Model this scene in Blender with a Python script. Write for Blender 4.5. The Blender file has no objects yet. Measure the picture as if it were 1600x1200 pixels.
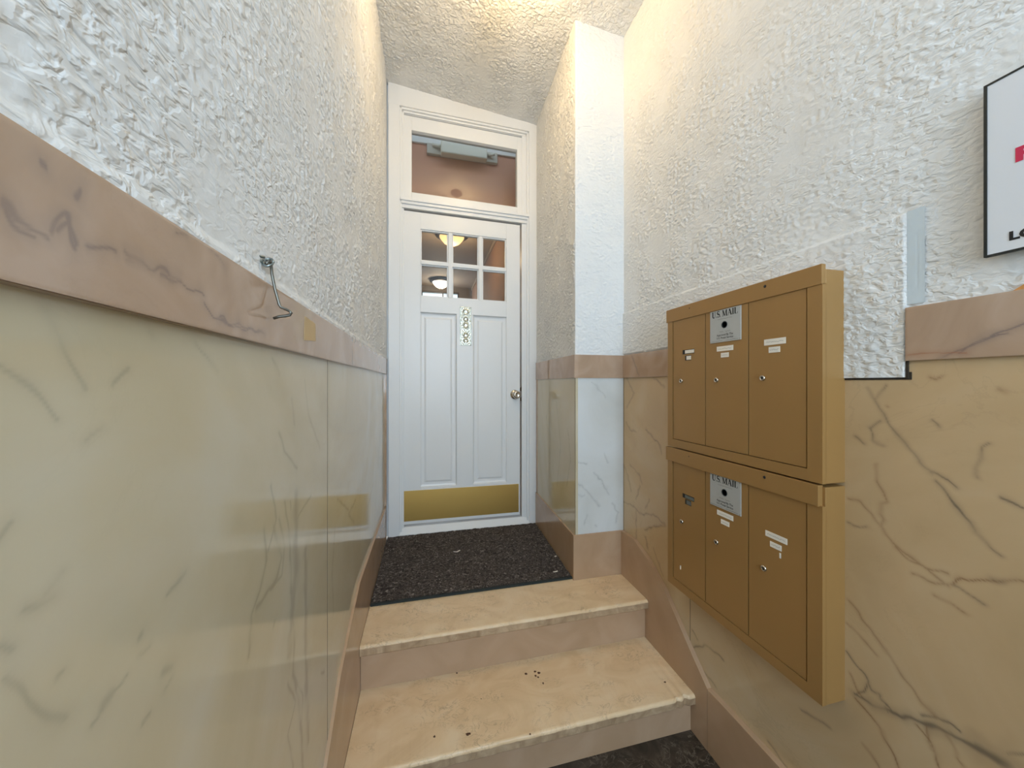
import bpy, bmesh, math, random
import numpy as np
from mathutils import Vector, Matrix

random.seed(7)
C = bpy.context.scene.collection
SC = bpy.context.scene
ZC = 1.34                      # camera height above the lower floor; all z below are written relative to it

# ------------------------------------------------------------------ camera, world, lights, exposure
cam_data = bpy.data.cameras.new('camera')
cam_data.sensor_width = 36.0
cam_data.lens = 36.0 * 555.0 / 1600.0
cam_data.clip_start = 0.01
cam = bpy.data.objects.new('camera', cam_data)
C.objects.link(cam)
cam.location = (0, 0, ZC)
cam.rotation_euler = (math.radians(90), 0, -math.atan(134.0 / 555.0))
SC.camera = cam

world = bpy.data.worlds.new('overcast_sky')
SC.world = world
world.use_nodes = True
bgn = world.node_tree.nodes['Background']
bgn.inputs[0].default_value = (0.72, 0.86, 1.0, 1)
bgn.inputs[1].default_value = 1.6

def area_light(name, loc, rot, sx, sy, energy, col):
    d = bpy.data.lights.new(name, 'AREA')
    d.shape = 'RECTANGLE'; d.size = sx; d.size_y = sy
    d.energy = energy; d.color = col
    o = bpy.data.objects.new(name, d)
    C.objects.link(o); o.location = loc; o.rotation_euler = rot
    return o
# overcast daylight coming through the glazed street entrance behind the camera
area_light('entrance_daylight', (0.38, -1.96, ZC + 0.60), (math.radians(90), 0, 0), 0.95, 1.5, 38.0, (0.64, 0.82, 1.0))

SC.view_settings.view_transform = 'Standard'
SC.view_settings.look = 'None'
SC.view_settings.gamma = 1.0
SC.view_settings.use_curve_mapping = False
SC.view_settings.exposure = 0.52
LAMP_VESTIBULE = 32.0
LAMP_HALL = 5.0

# ------------------------------------------------------------------ helpers
def srgb(r, g, b):
    f = lambda c: (c / 255 / 12.92) if c / 255 <= 0.04045 else ((c / 255 + 0.055) / 1.055) ** 2.4
    return (f(r), f(g), f(b), 1.0)

class Frame:
    """a wall plane: a along, b up (camera-relative z), n out of the wall"""
    def __init__(s, o, u, n):
        s.o = np.array(o, float); s.u = np.array(u, float) / np.linalg.norm(u)
        s.n = np.array(n, float) / np.linalg.norm(n); s.sh = 0.0; s.sh0 = 0.0
    def p(s, a, b, n):
        q = s.o + s.u * a + s.n * n
        return (q[0], q[1], b + s.sh * (a - s.sh0))
    def grid(s, As, Bs, N):
        """height field: N[j,i] is the outward offset at (As[i], Bs[j])"""
        A = np.broadcast_to(As, N.shape); B = np.broadcast_to(np.asarray(Bs)[:, None], N.shape)
        P = s.o[None, None, :] + A[..., None] * s.u + N[..., None] * s.n
        P[..., 2] = B + s.sh * (A - s.sh0)
        return P.reshape(-1, 3), len(As), len(Bs)

FW = Frame((0, 0, 0), (1, 0, 0), (0, 1, 0))                  # world: a=x, n=y
FL = Frame((-0.250, 0, 0), (0, 1, 0), (1, 0, 0))
FR = Frame((1.019, 0, 0), (0, 1, 0), (-1, 0, 0))
FP = Frame((0.742, 1.692, 0), (1, 0, 0), (0, -1, 0))
_d = np.array((0.030, 0.755, 0)); _d /= np.linalg.norm(_d)
FQ = Frame((0.742, 1.692, 0), _d, (-_d[1], _d[0], 0))
_e = np.array((1.0, 0.022, 0)); _e /= np.linalg.norm(_e)
FD = Frame((0, 2.446, 0), _e, (_e[1], -_e[0], 0))
FD.sh = -0.010; FD.sh0 = 0.25

class MB:
    """collects geometry for ONE mesh object (world coordinates)"""
    def __init__(s): s.v = []; s.f = []; s.m = []; s.sm = []
    def add(s, vs, fs, mi=0, smooth=False):
        k = len(s.v); s.v += [tuple(p) for p in vs]
        for f in fs: s.f.append([k + i for i in f]); s.m.append(mi); s.sm.append(smooth)
    def box(s, fr, a0, a1, b0, b1, n0, n1, bev=0.0, mi=0):
        bm = bmesh.new()
        vs = [bm.verts.new((a, b, n)) for a in (a0, a1) for b in (b0, b1) for n in (n0, n1)]
        for q in ((0, 1, 3, 2), (4, 6, 7, 5), (0, 4, 5, 1), (2, 3, 7, 6), (0, 2, 6, 4), (1, 5, 7, 3)):
            bm.faces.new([vs[i] for i in q])
        if bev > 0:
            bmesh.ops.bevel(bm, geom=bm.edges[:], offset=bev, segments=2, affect='EDGES', profile=0.5)
        bm.verts.index_update()
        s.add([fr.p(v.co.x, v.co.y, v.co.z) for v in bm.verts], [[v.index for v in f.verts] for f in bm.faces], mi)
        bm.free()
    def prism(s, fr, pts, n0, n1, mi=0):
        """polygon (a,b) extruded along n"""
        k = len(pts)
        s.add([fr.p(a, b, n0) for a, b in pts] + [fr.p(a, b, n1) for a, b in pts],
              [list(range(k)), list(range(k, 2 * k))] + [[i, (i + 1) % k, k + (i + 1) % k, k + i] for i in range(k)], mi)
    def profile(s, fr, pts, a0, a1, mi=0, smooth=False):
        """profile (b,n) swept along a"""
        k = len(pts)
        s.add([fr.p(a0, b, n) for b, n in pts] + [fr.p(a1, b, n) for b, n in pts],
              [list(range(k)), list(range(k, 2 * k))], mi)
        s.add([fr.p(a0, b, n) for b, n in pts] + [fr.p(a1, b, n) for b, n in pts],
              [[i, (i + 1) % k, k + (i + 1) % k, k + i] for i in range(k)], mi, smooth)
    def lathe(s, fr, a, b, n0, prof, seg=24, mi=0, axis='n'):
        """prof = [(radius, height)], revolved about the normal (or the vertical) at (a,b)"""
        vs = []; fs = []
        for r, h in prof:
            for i in range(seg):
                t = 2 * math.pi * i / seg
                if axis == 'n': vs.append(fr.p(a + r * math.cos(t), b + r * math.sin(t), n0 + h))
                else: vs.append(fr.p(a + r * math.cos(t), b + h, n0 + r * math.sin(t)))
        for j in range(len(prof) - 1):
            for i in range(seg):
                fs.append([j * seg + i, j * seg + (i + 1) % seg, (j + 1) * seg + (i + 1) % seg, (j + 1) * seg + i])
        fs.append(list(range(seg))); fs.append([(len(prof) - 1) * seg + i for i in range(seg)])
        s.add(vs, fs, mi, True)
    def tube(s, pts, r, seg=10, mi=0):
        pts = [np.array(p, float) for p in pts]; vs = []; fs = []
        for k, p in enumerate(pts):
            t = pts[min(k + 1, len(pts) - 1)] - pts[max(k - 1, 0)]; t /= np.linalg.norm(t)
            h = np.array((0.31, 0.52, 0.79)); x = np.cross(t, h); x /= np.linalg.norm(x); y = np.cross(t, x)
            for i in range(seg):
                q = 2 * math.pi * i / seg; vs.append(p + r * (x * math.cos(q) + y * math.sin(q)))
        for k in range(len(pts) - 1):
            for i in range(seg):
                fs.append([k * seg + i, k * seg + (i + 1) % seg, (k + 1) * seg + (i + 1) % seg, (k + 1) * seg + i])
        fs.append(list(range(seg))); fs.append([(len(pts) - 1) * seg + i for i in range(seg)])
        s.add(vs, fs, mi, True)
    def ribbon(s, fr, pts, ws, n, mi=0):
        """flat ink stroke on a plane"""
        k = len(pts); vs = []
        for i, (a, b) in enumerate(pts):
            j0, j1 = max(i - 1, 0), min(i + 1, k - 1)
            ta, tb = pts[j1][0] - pts[j0][0], pts[j1][1] - pts[j0][1]
            L = math.hypot(ta, tb) or 1; w = (ws[i] if isinstance(ws, (list, tuple)) else ws) / 2
            vs += [fr.p(a - tb / L * w, b + ta / L * w, n), fr.p(a + tb / L * w, b - ta / L * w, n)]
        s.add(vs, [[2 * i, 2 * i + 1, 2 * i + 3, 2 * i + 2] for i in range(k - 1)], mi)
ALL = []
def finish(o):
    ALL.append(o); return o

def mesh_obj(name, mb, mats, parent=None, origin=None, extra_grid=None, recalc=True):
    """ONE mesh object; top-level objects get their origin at the base centre"""
    if not isinstance(mats, (list, tuple)): mats = [mats]
    me = bpy.data.meshes.new(name)
    me.from_pydata([(x, y, z + ZC) for x, y, z in mb.v], [], mb.f)
    if mb.m: me.polygons.foreach_set('material_index', mb.m); me.polygons.foreach_set('use_smooth', mb.sm)
    for m in mats: me.materials.append(m)
    if recalc:
        bm = bmesh.new(); bm.from_mesh(me); bmesh.ops.recalc_face_normals(bm, faces=bm.faces[:]); bm.to_mesh(me); bm.free()
    return link(name, me, parent, origin)

def root_origin(o):
    while o.parent: o = o.parent
    return Vector(o.location)

def link(name, me, parent=None, origin=None):
    o = bpy.data.objects.new(name, me); C.objects.link(o)
    co = np.empty(len(me.vertices) * 3, np.float32); me.vertices.foreach_get('co', co); co = co.reshape(-1, 3)
    if parent is None:
        org = Vector(origin) if origin else Vector(((co[:, 0].min() + co[:, 0].max()) / 2, (co[:, 1].min() + co[:, 1].max()) / 2, co[:, 2].min()))
        o.location = org
    else:
        org = root_origin(parent); o.parent = parent
    co -= np.array(org, np.float32)
    me.vertices.foreach_set('co', co.ravel()); me.update()
    return finish(o)

def grid_mesh(name, parts, mats, extra=None, attrs=None, parent=None, smooth=True):
    """one mesh made of height-field grids (P, na, nb) plus an optional MB 'extra' with plain boxes"""
    V = []; F = []; k = 0; S = []
    for P, na, nb in parts:
        V.append(P); i = np.arange(na * nb).reshape(nb, na)
        q = np.stack([i[:-1, :-1], i[:-1, 1:], i[1:, 1:], i[1:, :-1]], -1).reshape(-1, 4) + k
        F.append(q); k += len(P)
    nv = k; V = np.concatenate(V); F = np.concatenate(F); ngrid = len(F)
    loops = F.ravel(); sizes = np.full(len(F), 4); sm = np.full(len(F), smooth); mi = np.zeros(len(F), int)
    if extra is not None and extra.v:
        V = np.concatenate([V, np.array(extra.v)]); sizes = np.concatenate([sizes, [len(f) for f in extra.f]])
        loops = np.concatenate([loops, np.array([x + nv for f in extra.f for x in f])])
        sm = np.concatenate([sm, np.array(extra.sm)]); mi = np.concatenate([mi, np.array(extra.m)])
    V = V.copy(); V[:, 2] += ZC
    me = bpy.data.meshes.new(name)
    me.vertices.add(len(V)); me.vertices.foreach_set('co', V.astype(np.float32).ravel())
    me.loops.add(len(loops)); me.loops.foreach_set('vertex_index', loops.astype(np.int32))
    me.polygons.add(len(sizes)); st = np.concatenate([[0], np.cumsum(sizes)[:-1]])
    me.polygons.foreach_set('loop_start', st.astype(np.int32)); me.polygons.foreach_set('loop_total', sizes.astype(np.int32))
    me.polygons.foreach_set('use_smooth', sm.astype(bool)); me.polygons.foreach_set('material_index', mi.astype(np.int32))
    me.update(calc_edges=True)
    if not isinstance(mats, (list, tuple)): mats = [mats]
    for m in mats: me.materials.append(m)
    for an, arr in (attrs or {}).items():
        at = me.attributes.new(an, 'FLOAT', 'POINT'); full = np.zeros(len(V), np.float32); full[:len(arr)] = arr
        at.data.foreach_set('value', full)
    return link(name, me, parent)

def thing(name, label, cat, loc, group=None):
    o = bpy.data.objects.new(name, None); C.objects.link(o)
    o.empty_display_size = 0.05
    o.location = (loc[0], loc[1], loc[2] + ZC); o['label'] = label; o['category'] = cat
    if group: o['group'] = group
    return o
def struct_empty(name, loc):
    o = bpy.data.objects.new(name, None); C.objects.link(o); o.empty_display_size = 0.05
    o.location = (loc[0], loc[1], loc[2] + ZC); o['kind'] = 'structure'; return o
def tag(o, label, cat, group=None):
    o['label'] = label; o['category'] = cat
    if group: o['group'] = group
    return o
def struct(o): o['kind'] = 'structure'; return o

# ------------------------------------------------------------------ numpy noise
_rng = np.random.RandomState(3)
_perm = np.tile(_rng.permutation(256), 3)
_ang = _rng.rand(256) * 2 * np.pi
_gx, _gy = np.cos(_ang), np.sin(_ang)
def perlin(x, y, seed=0):
    x = x + seed * 17.31; y = y + seed * 9.77
    xi = np.floor(x).astype(int); yi = np.floor(y).astype(int); xf = x - xi; yf = y - yi
    u = xf * xf * xf * (xf * (xf * 6 - 15) + 10); v = yf * yf * yf * (yf * (yf * 6 - 15) + 10)
    def g(ix, iy, dx, dy):
        h = _perm[_perm[ix & 255] + (iy & 255)]; return _gx[h] * dx + _gy[h] * dy
    a = g(xi, yi, xf, yf); b = g(xi + 1, yi, xf - 1, yf); c = g(xi, yi + 1, xf, yf - 1); d = g(xi + 1, yi + 1, xf - 1, yf - 1)
    return (a + u * (b - a)) + v * ((c + u * (d - c)) - (a + u * (b - a)))
def sstep(a, b, x):
    t = np.clip((x - a) / (b - a), 0, 1); return t * t * (3 - 2 * t)

def stucco(a, b, seed=0, amp=1.0):
    """skip-trowelled plaster: short raised squiggles over flatter knocked-down patches, in metres"""
    wa = a + 0.009 * perlin(a * 26, b * 26, seed + 1); wb = b + 0.009 * perlin(a * 26, b * 26, seed + 2)
    n1 = perlin(wa * 44, wb * 84, seed + 3); n2 = perlin(wa * 66, wb * 120, seed + 4)
    ridge = 1 - np.abs(n1) * 3.2
    h = 0.0017 * sstep(0.0, 0.9, ridge) + 0.0015 * sstep(-0.1, 0.35, n2)
    mask = sstep(-0.30, 0.12, perlin(a * 7, b * 7, seed + 5) + 0.4 * perlin(a * 18, b * 18, seed + 6))
    low = 0.0016 * perlin(a * 9, b * 9, seed + 7)
    return 0.8 * amp * (h * (0.18 + 0.82 * mask) + low)

def veins_at(A, B, veins, jitter=0.006, seed=0, soft=1.0, gain=1.0, minw=0.0009, thin=1.0):
    """vein darkness (grey, warm) on a grid of marble coordinates"""
    g = np.zeros(A.shape); w = np.zeros(A.shape)
    rr = np.random.RandomState(seed + 11)
    Aw = A + jitter * perlin(A * 38, B * 38, seed + 1) + 0.12 * jitter * perlin(A * 90, B * 90, seed + 3)
    Bw = B + jitter * perlin(A * 38, B * 38, seed + 2) + 0.12 * jitter * perlin(A * 90, B * 90, seed + 4)
    thick = 0.75 + 0.9 * perlin(A * 30, B * 30, seed + 5)
    brk = sstep(-0.55, 0.1, perlin(A * 20, B * 20, seed + 6))
    for wid, warm, pts in veins:
        pa = np.array(pts); R = wid * 5 + 0.03
        for i in range(len(pa) - 1):
            (a0, b0), (a1, b1) = pa[i], pa[i + 1]
            sel = (A > min(a0, a1) - R) & (A < max(a0, a1) + R) & (B > min(b0, b1) - R) & (B < max(b0, b1) + R)
            if not sel.any(): continue
            x, y = Aw[sel], Bw[sel]; L2 = (a1 - a0) ** 2 + (b1 - b0) ** 2 + 1e-9
            t = np.clip(((x - a0) * (a1 - a0) + (y - b0) * (b1 - b0)) / L2, 0, 1)
            d = np.hypot(x - a0 - t * (a1 - a0), y - b0 - t * (b1 - b0))
            hw = thin * wid * (0.8 if wid > 0.006 else 0.5) * np.clip(thick[sel], 0.3, 2)
            core = np.clip(1.25 - d / ((hw + minw) * soft), 0, 1) * (0.35 + 0.65 * brk[sel])
            halo = 0.28 * np.exp(-(d / (hw * 3 + 0.004)) ** 2)
            val = gain * np.maximum(core * (0.9 if wid > .002 else 0.65), halo)
            T = w if warm else g
            T[sel] = np.maximum(T[sel], val)
    return g, w

# ------------------------------------------------------------------ materials
def new_mat(name):
    m = bpy.data.materials.new(name); m.use_nodes = True
    nt = m.node_tree; return m, nt, nt.nodes['Principled BSDF']
def simple(name, col, rough=0.5, metal=0.0, spec=0.5, bump=0.0, bscale=200.0, vary=0.0, vscale=20.0, coat=0.0):
    m, nt, b = new_mat(name)
    b.inputs['Base Color'].default_value = col; b.inputs['Roughness'].default_value = rough
    b.inputs['Metallic'].default_value = metal; b.inputs['Specular IOR Level'].default_value = spec
    b.inputs['Coat Weight'].default_value = coat; b.inputs['Coat Roughness'].default_value = 0.15
    tc = nt.nodes.new('ShaderNodeTexCoord')
    if vary:
        n = nt.nodes.new('ShaderNodeTexNoise'); n.inputs['Scale'].default_value = vscale; n.inputs['Detail'].default_value = 6
        mx = nt.nodes.new('ShaderNodeMix'); mx.data_type = 'RGBA'
        mx.inputs[6].default_value = tuple(c * (1 - vary) for c in col[:3]) + (1,)
        mx.inputs[7].default_value = tuple(min(1, c * (1 + vary)) for c in col[:3]) + (1,)
        nt.links.new(tc.outputs['Object'], n.inputs['Vector']); nt.links.new(n.outputs['Fac'], mx.inputs[0])
        nt.links.new(mx.outputs[2], b.inputs['Base Color'])
    if bump:
        n = nt.nodes.new('ShaderNodeTexNoise'); n.inputs['Scale'].default_value = bscale; n.inputs['Detail'].default_value = 4
        bp = nt.nodes.new('ShaderNodeBump'); bp.inputs['Strength'].default_value = 0.6; bp.inputs['Distance'].default_value = bump
        nt.links.new(tc.outputs['Object'], n.inputs['Vector']); nt.links.new(n.outputs['Fac'], bp.inputs['Height'])
        nt.links.new(bp.outputs['Normal'], b.inputs['Normal'])
    return m
def ramp(nt, fac, stops):
    r = nt.nodes.new('ShaderNodeValToRGB'); e = r.color_ramp.elements
    while len(e) < len(stops): e.new(0.5)
    for k, (p, c) in enumerate(stops): e[k].position = p; e[k].color = c
    nt.links.new(fac, r.inputs['Fac']); return r
def marble(name, c_dark, c_mid, c_light, c_vein, c_warm, scale=2.2, rough=0.13, cloud_dist=1.2, fine=0.25, stretch=(1, 1, 1), spec=0.5, thin=0.0):
    m, nt, b = new_mat(name); N = nt.nodes; L = nt.links
    tc = N.new('ShaderNodeTexCoord'); mp = N.new('ShaderNodeMapping'); mp.inputs['Scale'].default_value = stretch
    L.new(tc.outputs['Object'], mp.inputs['Vector'])
    n1 = N.new('ShaderNodeTexNoise'); n1.inputs['Scale'].default_value = scale; n1.inputs['Detail'].default_value = 8
    n1.inputs['Distortion'].default_value = cloud_dist; L.new(mp.outputs['Vector'], n1.inputs['Vector'])
    r1 = ramp(nt, n1.outputs['Fac'], [(0.32, c_dark), (0.5, c_mid), (0.68, c_light)])
    # hair-fine natural veining: thin iso-lines of a distorted noise
    n2 = N.new('ShaderNodeTexNoise'); n2.inputs['Scale'].default_value = scale * 2.1; n2.inputs['Detail'].default_value = 9
    n2.inputs['Distortion'].default_value = 2.2; n2.inputs['Roughness'].default_value = 0.62; L.new(mp.outputs['Vector'], n2.inputs['Vector'])
    s = N.new('ShaderNodeMath'); s.operation = 'SUBTRACT'; s.inputs[1].default_value = 0.5; L.new(n2.outputs['Fac'], s.inputs[0])
    ab = N.new('ShaderNodeMath'); ab.operation = 'ABSOLUTE'; L.new(s.outputs[0], ab.inputs[0])
    mr = N.new('ShaderNodeMapRange'); mr.inputs['From Min'].default_value = 0.0; mr.inputs['From Max'].default_value = 0.016 + thin
    mr.inputs['To Min'].default_value = fine; mr.inputs['To Max'].default_value = 0.0; L.new(ab.outputs[0], mr.inputs['Value'])
    n3 = N.new('ShaderNodeTexNoise'); n3.inputs['Scale'].default_value = scale * 1.3; L.new(mp.outputs['Vector'], n3.inputs['Vector'])
    r3 = ramp(nt, n3.outputs['Fac'], [(0.46, (0, 0, 0, 1)), (0.62, (1, 1, 1, 1))])
    mm = N.new('ShaderNodeMath'); mm.operation = 'MULTIPLY'; L.new(mr.outputs[0], mm.inputs[0]); L.new(r3.outputs['Color'], mm.inputs[1])
    mx = N.new('ShaderNodeMix'); mx.data_type = 'RGBA'; L.new(mm.outputs[0], mx.inputs[0]); L.new(r1.outputs['Color'], mx.inputs[6]); mx.inputs[7].default_value = c_vein
    a1 = N.new('ShaderNodeAttribute'); a1.attribute_name = 'vein_grey'
    m1 = N.new('ShaderNodeMix'); m1.data_type = 'RGBA'; L.new(a1.outputs['Fac'], m1.inputs[0]); L.new(mx.outputs[2], m1.inputs[6]); m1.inputs[7].default_value = c_vein
    a2 = N.new('ShaderNodeAttribute'); a2.attribute_name = 'vein_warm'
    m2 = N.new('ShaderNodeMix'); m2.data_type = 'RGBA'; L.new(a2.outputs['Fac'], m2.inputs[0]); L.new(m1.outputs[2], m2.inputs[6]); m2.inputs[7].default_value = c_warm
    L.new(m2.outputs[2], b.inputs['Base Color'])
    b.inputs['Roughness'].default_value = rough; b.inputs['Specular IOR Level'].default_value = spec
    nb = N.new('ShaderNodeTexNoise'); nb.inputs['Scale'].default_value = 9; nb.inputs['Detail'].default_value = 5; L.new(tc.outputs['Object'], nb.inputs['Vector'])
    bp = N.new('ShaderNodeBump'); bp.inputs['Strength'].default_value = 0.25; bp.inputs['Distance'].default_value = 0.002
    L.new(nb.outputs['Fac'], bp.inputs['Height']); L.new(bp.outputs['Normal'], b.inputs['Normal'])
    return m

def plaster_mat(name, col, strength=1.0, scale=48.0, stretch=(1, .7, 1.25)):
    """painted skip-trowel stucco: crisp-edged knocked-down islands over patchy flatter areas"""
    m, nt, b = new_mat(name); N = nt.nodes; L = nt.links
    tc = N.new('ShaderNodeTexCoord')
    n0 = N.new('ShaderNodeTexNoise'); n0.inputs['Scale'].default_value = 3; n0.inputs['Detail'].default_value = 5; L.new(tc.outputs['Object'], n0.inputs['Vector'])
    r0 = ramp(nt, n0.outputs['Fac'], [(0.3, tuple(c * 0.94 for c in col[:3]) + (1,)), (0.7, col)])
    L.new(r0.outputs['Color'], b.inputs['Base Color'])
    n = N.new('ShaderNodeTexNoise'); n.inputs['Scale'].default_value = scale; n.inputs['Detail'].default_value = 2.5; n.inputs['Distortion'].default_value = 0.7
    mp = N.new('ShaderNodeMapping'); mp.inputs['Scale'].default_value = stretch; L.new(tc.outputs['Object'], mp.inputs['Vector']); L.new(mp.outputs['Vector'], n.inputs['Vector'])
    r1 = ramp(nt, n.outputs['Fac'], [(0.38, (0, 0, 0, 1)), (0.50, (.55, .55, .55, 1)), (0.60, (1, 1, 1, 1))])
    nm = N.new('ShaderNodeTexNoise'); nm.inputs['Scale'].default_value = 7.5; nm.inputs['Detail'].default_value = 3; L.new(tc.outputs['Object'], nm.inputs['Vector'])
    rm = ramp(nt, nm.outputs['Fac'], [(0.36, (.16, .16, .16, 1)), (0.52, (1, 1, 1, 1))])
    mu = N.new('ShaderNodeMath'); mu.operation = 'MULTIPLY'; L.new(r1.outputs['Color'], mu.inputs[0]); L.new(rm.outputs['Color'], mu.inputs[1])
    nf = N.new('ShaderNodeTexNoise'); nf.inputs['Scale'].default_value = 160; nf.inputs['Detail'].default_value = 3; L.new(tc.outputs['Object'], nf.inputs['Vector'])
    ma = N.new('ShaderNodeMath'); ma.operation = 'MULTIPLY_ADD'; ma.inputs[1].default_value = 0.22; L.new(nf.outputs['Fac'], ma.inputs[0]); L.new(mu.outputs[0], ma.inputs[2])
    bp = N.new('ShaderNodeBump'); bp.inputs['Strength'].default_value = strength; bp.inputs['Distance'].default_value = 0.0034
    L.new(ma.outputs[0], bp.inputs['Height']); L.new(bp.outputs['Normal'], b.inputs['Normal'])
    b.inputs['Roughness'].default_value = 0.68; b.inputs['Specular IOR Level'].default_value = 0.14
    return m
def glass_mat(name, tint):
    m, nt, b = new_mat(name); N = nt.nodes; L = nt.links
    t = N.new('ShaderNodeBsdfTransparent'); t.inputs[0].default_value = tint
    g = N.new('ShaderNodeBsdfGlossy'); g.inputs['Roughness'].default_value = 0.02
    f = N.new('ShaderNodeFresnel'); f.inputs['IOR'].default_value = 1.45
    mx = N.new('ShaderNodeMixShader'); L.new(f.outputs[0], mx.inputs[0]); L.new(t.outputs[0], mx.inputs[1]); L.new(g.outputs[0], mx.inputs[2])
    L.new(mx.outputs[0], N['Material Output'].inputs['Surface']); return m
def emit_mat(name, col, strength):
    m, nt, b = new_mat(name)
    b.inputs['Base Color'].default_value = col; b.inputs['Emission Color'].default_value = col; b.inputs['Emission Strength'].default_value = strength
    b.inputs['Roughness'].default_value = 0.3; return m

M_plaster = plaster_mat('white_stucco_paint', (0.80, 0.80, 0.785, 1), 0.52, 66.0)
M_plaster_far = plaster_mat('coarse_stucco_paint', (0.80, 0.80, 0.785, 1), 0.9, 46.0, (1, 1, 1))
M_plaster_soft = plaster_mat('smoother_stucco_paint', (0.80, 0.80, 0.785, 1), 0.5, 34.0, (.7, 1, 1.3))
M_patch = simple('smooth_blue_grey_plaster', srgb(205, 216, 222), 0.5, bump=0.001, bscale=60)
M_caulk = simple('dark_open_joint', srgb(52, 44, 34), 0.9)
M_cream = marble('cream_marble', srgb(196, 182, 150), srgb(204, 192, 164), srgb(209, 201, 180), srgb(118, 112, 98), srgb(140, 110, 80), scale=1.7, rough=0.10, fine=0.05)
M_tan = marble('tan_marble', srgb(192, 164, 124), srgb(201, 173, 134), srgb(206, 184, 150), srgb(84, 76, 68), srgb(124, 86, 52), scale=1.9, rough=0.12, fine=0.08)
M_white = marble('white_marble', srgb(205, 206, 202), srgb(214, 215, 212), srgb(220, 222, 221), srgb(128, 130, 132), srgb(160, 150, 138), scale=2.6, rough=0.16, fine=0.04)
M_pink = marble('pink_marble', srgb(174, 146, 121), srgb(182, 155, 131), srgb(190, 165, 144), srgb(128, 112, 106), srgb(165, 120, 94), scale=6, rough=0.07, fine=0.05)
M_pinkbase = marble('pink_grey_base_marble', srgb(178, 147, 116), srgb(184, 153, 123), srgb(190, 160, 131), srgb(130, 112, 100), srgb(165, 120, 94), scale=4, rough=0.16, fine=0.03)
M_tread = marble('worn_beige_marble', srgb(217, 186, 145), srgb(226, 197, 157), srgb(231, 206, 170), srgb(140, 112, 86), srgb(150, 105, 70), scale=5.5, rough=0.36, fine=0.55, cloud_dist=1.4, stretch=(1, 1.5, 1), thin=0.004)
M_nosing = marble('dark_nosing_marble', srgb(160, 132, 102), srgb(180, 152, 120), srgb(196, 168, 136), srgb(110, 90, 74), srgb(150, 105, 70), scale=16, rough=0.5, fine=0.5)  # darker marble tone for the upright front faces of the nosings
M_joint = simple('grey_brown_grout', srgb(112, 100, 80), 0.9)
M_dark = marble('dark_floor_marble', srgb(46, 40, 34), srgb(62, 54, 46), srgb(80, 70, 60), srgb(150, 138, 122), srgb(120, 100, 80), scale=7, rough=0.25, fine=0.5, cloud_dist=3.0, thin=0.004)
M_paint = simple('white_gloss_paint', (0.80, 0.80, 0.79, 1), 0.35, bump=0.0006, bscale=40)
M_brass = simple('brushed_brass', srgb(222, 186, 110), 0.42, metal=1.0, bump=0.0002, bscale=400)
M_nickel = simple('satin_nickel', srgb(205, 196, 182), 0.22, metal=1.0)
M_silver = simple('tarnished_silver_brass', srgb(200, 200, 186), 0.30, metal=1.0, vary=0.35, vscale=50)
M_hook = simple('dark_zinc_wire', srgb(120, 118, 110), 0.4, metal=0.9)
M_zinc = simple('grey_zinc', srgb(150, 158, 156), 0.35, metal=0.9)
M_bronze = simple('bronze_enamel', srgb(163, 125, 74), 0.40, metal=0.2, spec=0.5, vary=0.06, vscale=6)
M_gap = simple('shadow_gap_brown', srgb(70, 48, 24), 0.8)
M_alu = simple('brushed_aluminium_plate', srgb(190, 192, 190), 0.45, metal=0.35, vary=0.05, vscale=40)
M_ink = simple('black_ink', srgb(22, 22, 24), 0.6)
M_faint = simple('grey_ink', srgb(86, 86, 88), 0.6)
M_label = simple('white_label_paper', srgb(236, 230, 218), 0.7)
M_board = simple('white_sign_board', srgb(222, 224, 228), 0.45)
M_black = simple('black_edging', srgb(26, 30, 28), 0.5)
M_red = simple('red_sign_ink', srgb(205, 40, 78), 0.5)
def carpet_mat():
    m, nt, b = new_mat('charcoal_carpet'); N = nt.nodes; L = nt.links
    tc = N.new('ShaderNodeTexCoord')
    n = N.new('ShaderNodeTexNoise'); n.inputs['Scale'].default_value = 42; n.inputs['Detail'].default_value = 6; n.inputs['Distortion'].default_value = 2.5
    L.new(tc.outputs['Object'], n.inputs['Vector'])
    r = ramp(nt, n.outputs['Fac'], [(0.35, srgb(50, 45, 42)), (0.52, srgb(80, 72, 67)), (0.60, srgb(96, 88, 82)), (0.70, srgb(150, 140, 130))])
    L.new(r.outputs['Color'], b.inputs['Base Color']); b.inputs['Roughness'].default_value = 0.95; b.inputs['Specular IOR Level'].default_value = 0.15
    bp = N.new('ShaderNodeBump'); bp.inputs['Strength'].default_value = 0.8; bp.inputs['Distance'].default_value = 0.006
    L.new(n.outputs['Fac'], bp.inputs['Height']); L.new(bp.outputs['Normal'], b.inputs['Normal']); return m
M_mat = carpet_mat()
M_bind = simple('dark_green_mat_binding', srgb(34, 42, 42), 0.8)
M_glass = glass_mat('window_glass', (0.93, 0.95, 0.93, 1))
M_tape = simple('old_masking_tape', srgb(203, 176, 132), 0.6)
M_brick = simple('raw_orange_plaster', srgb(214, 150, 86), 0.9, bump=0.004, bscale=80)
M_hallwall = simple('terracotta_wall_paint', srgb(168, 134, 114), 0.7)
M_header = simple('dusty_pink_paint', srgb(206, 152, 128), 0.6)
M_hallceil = simple('taupe_ceiling_paint', srgb(172, 158, 146), 0.7)
M_cover = simple('white_fixture_plastic', srgb(226, 226, 214), 0.4)
M_bronzelamp = simple('oiled_bronze', srgb(92, 80, 70), 0.4, metal=0.7)

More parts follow.
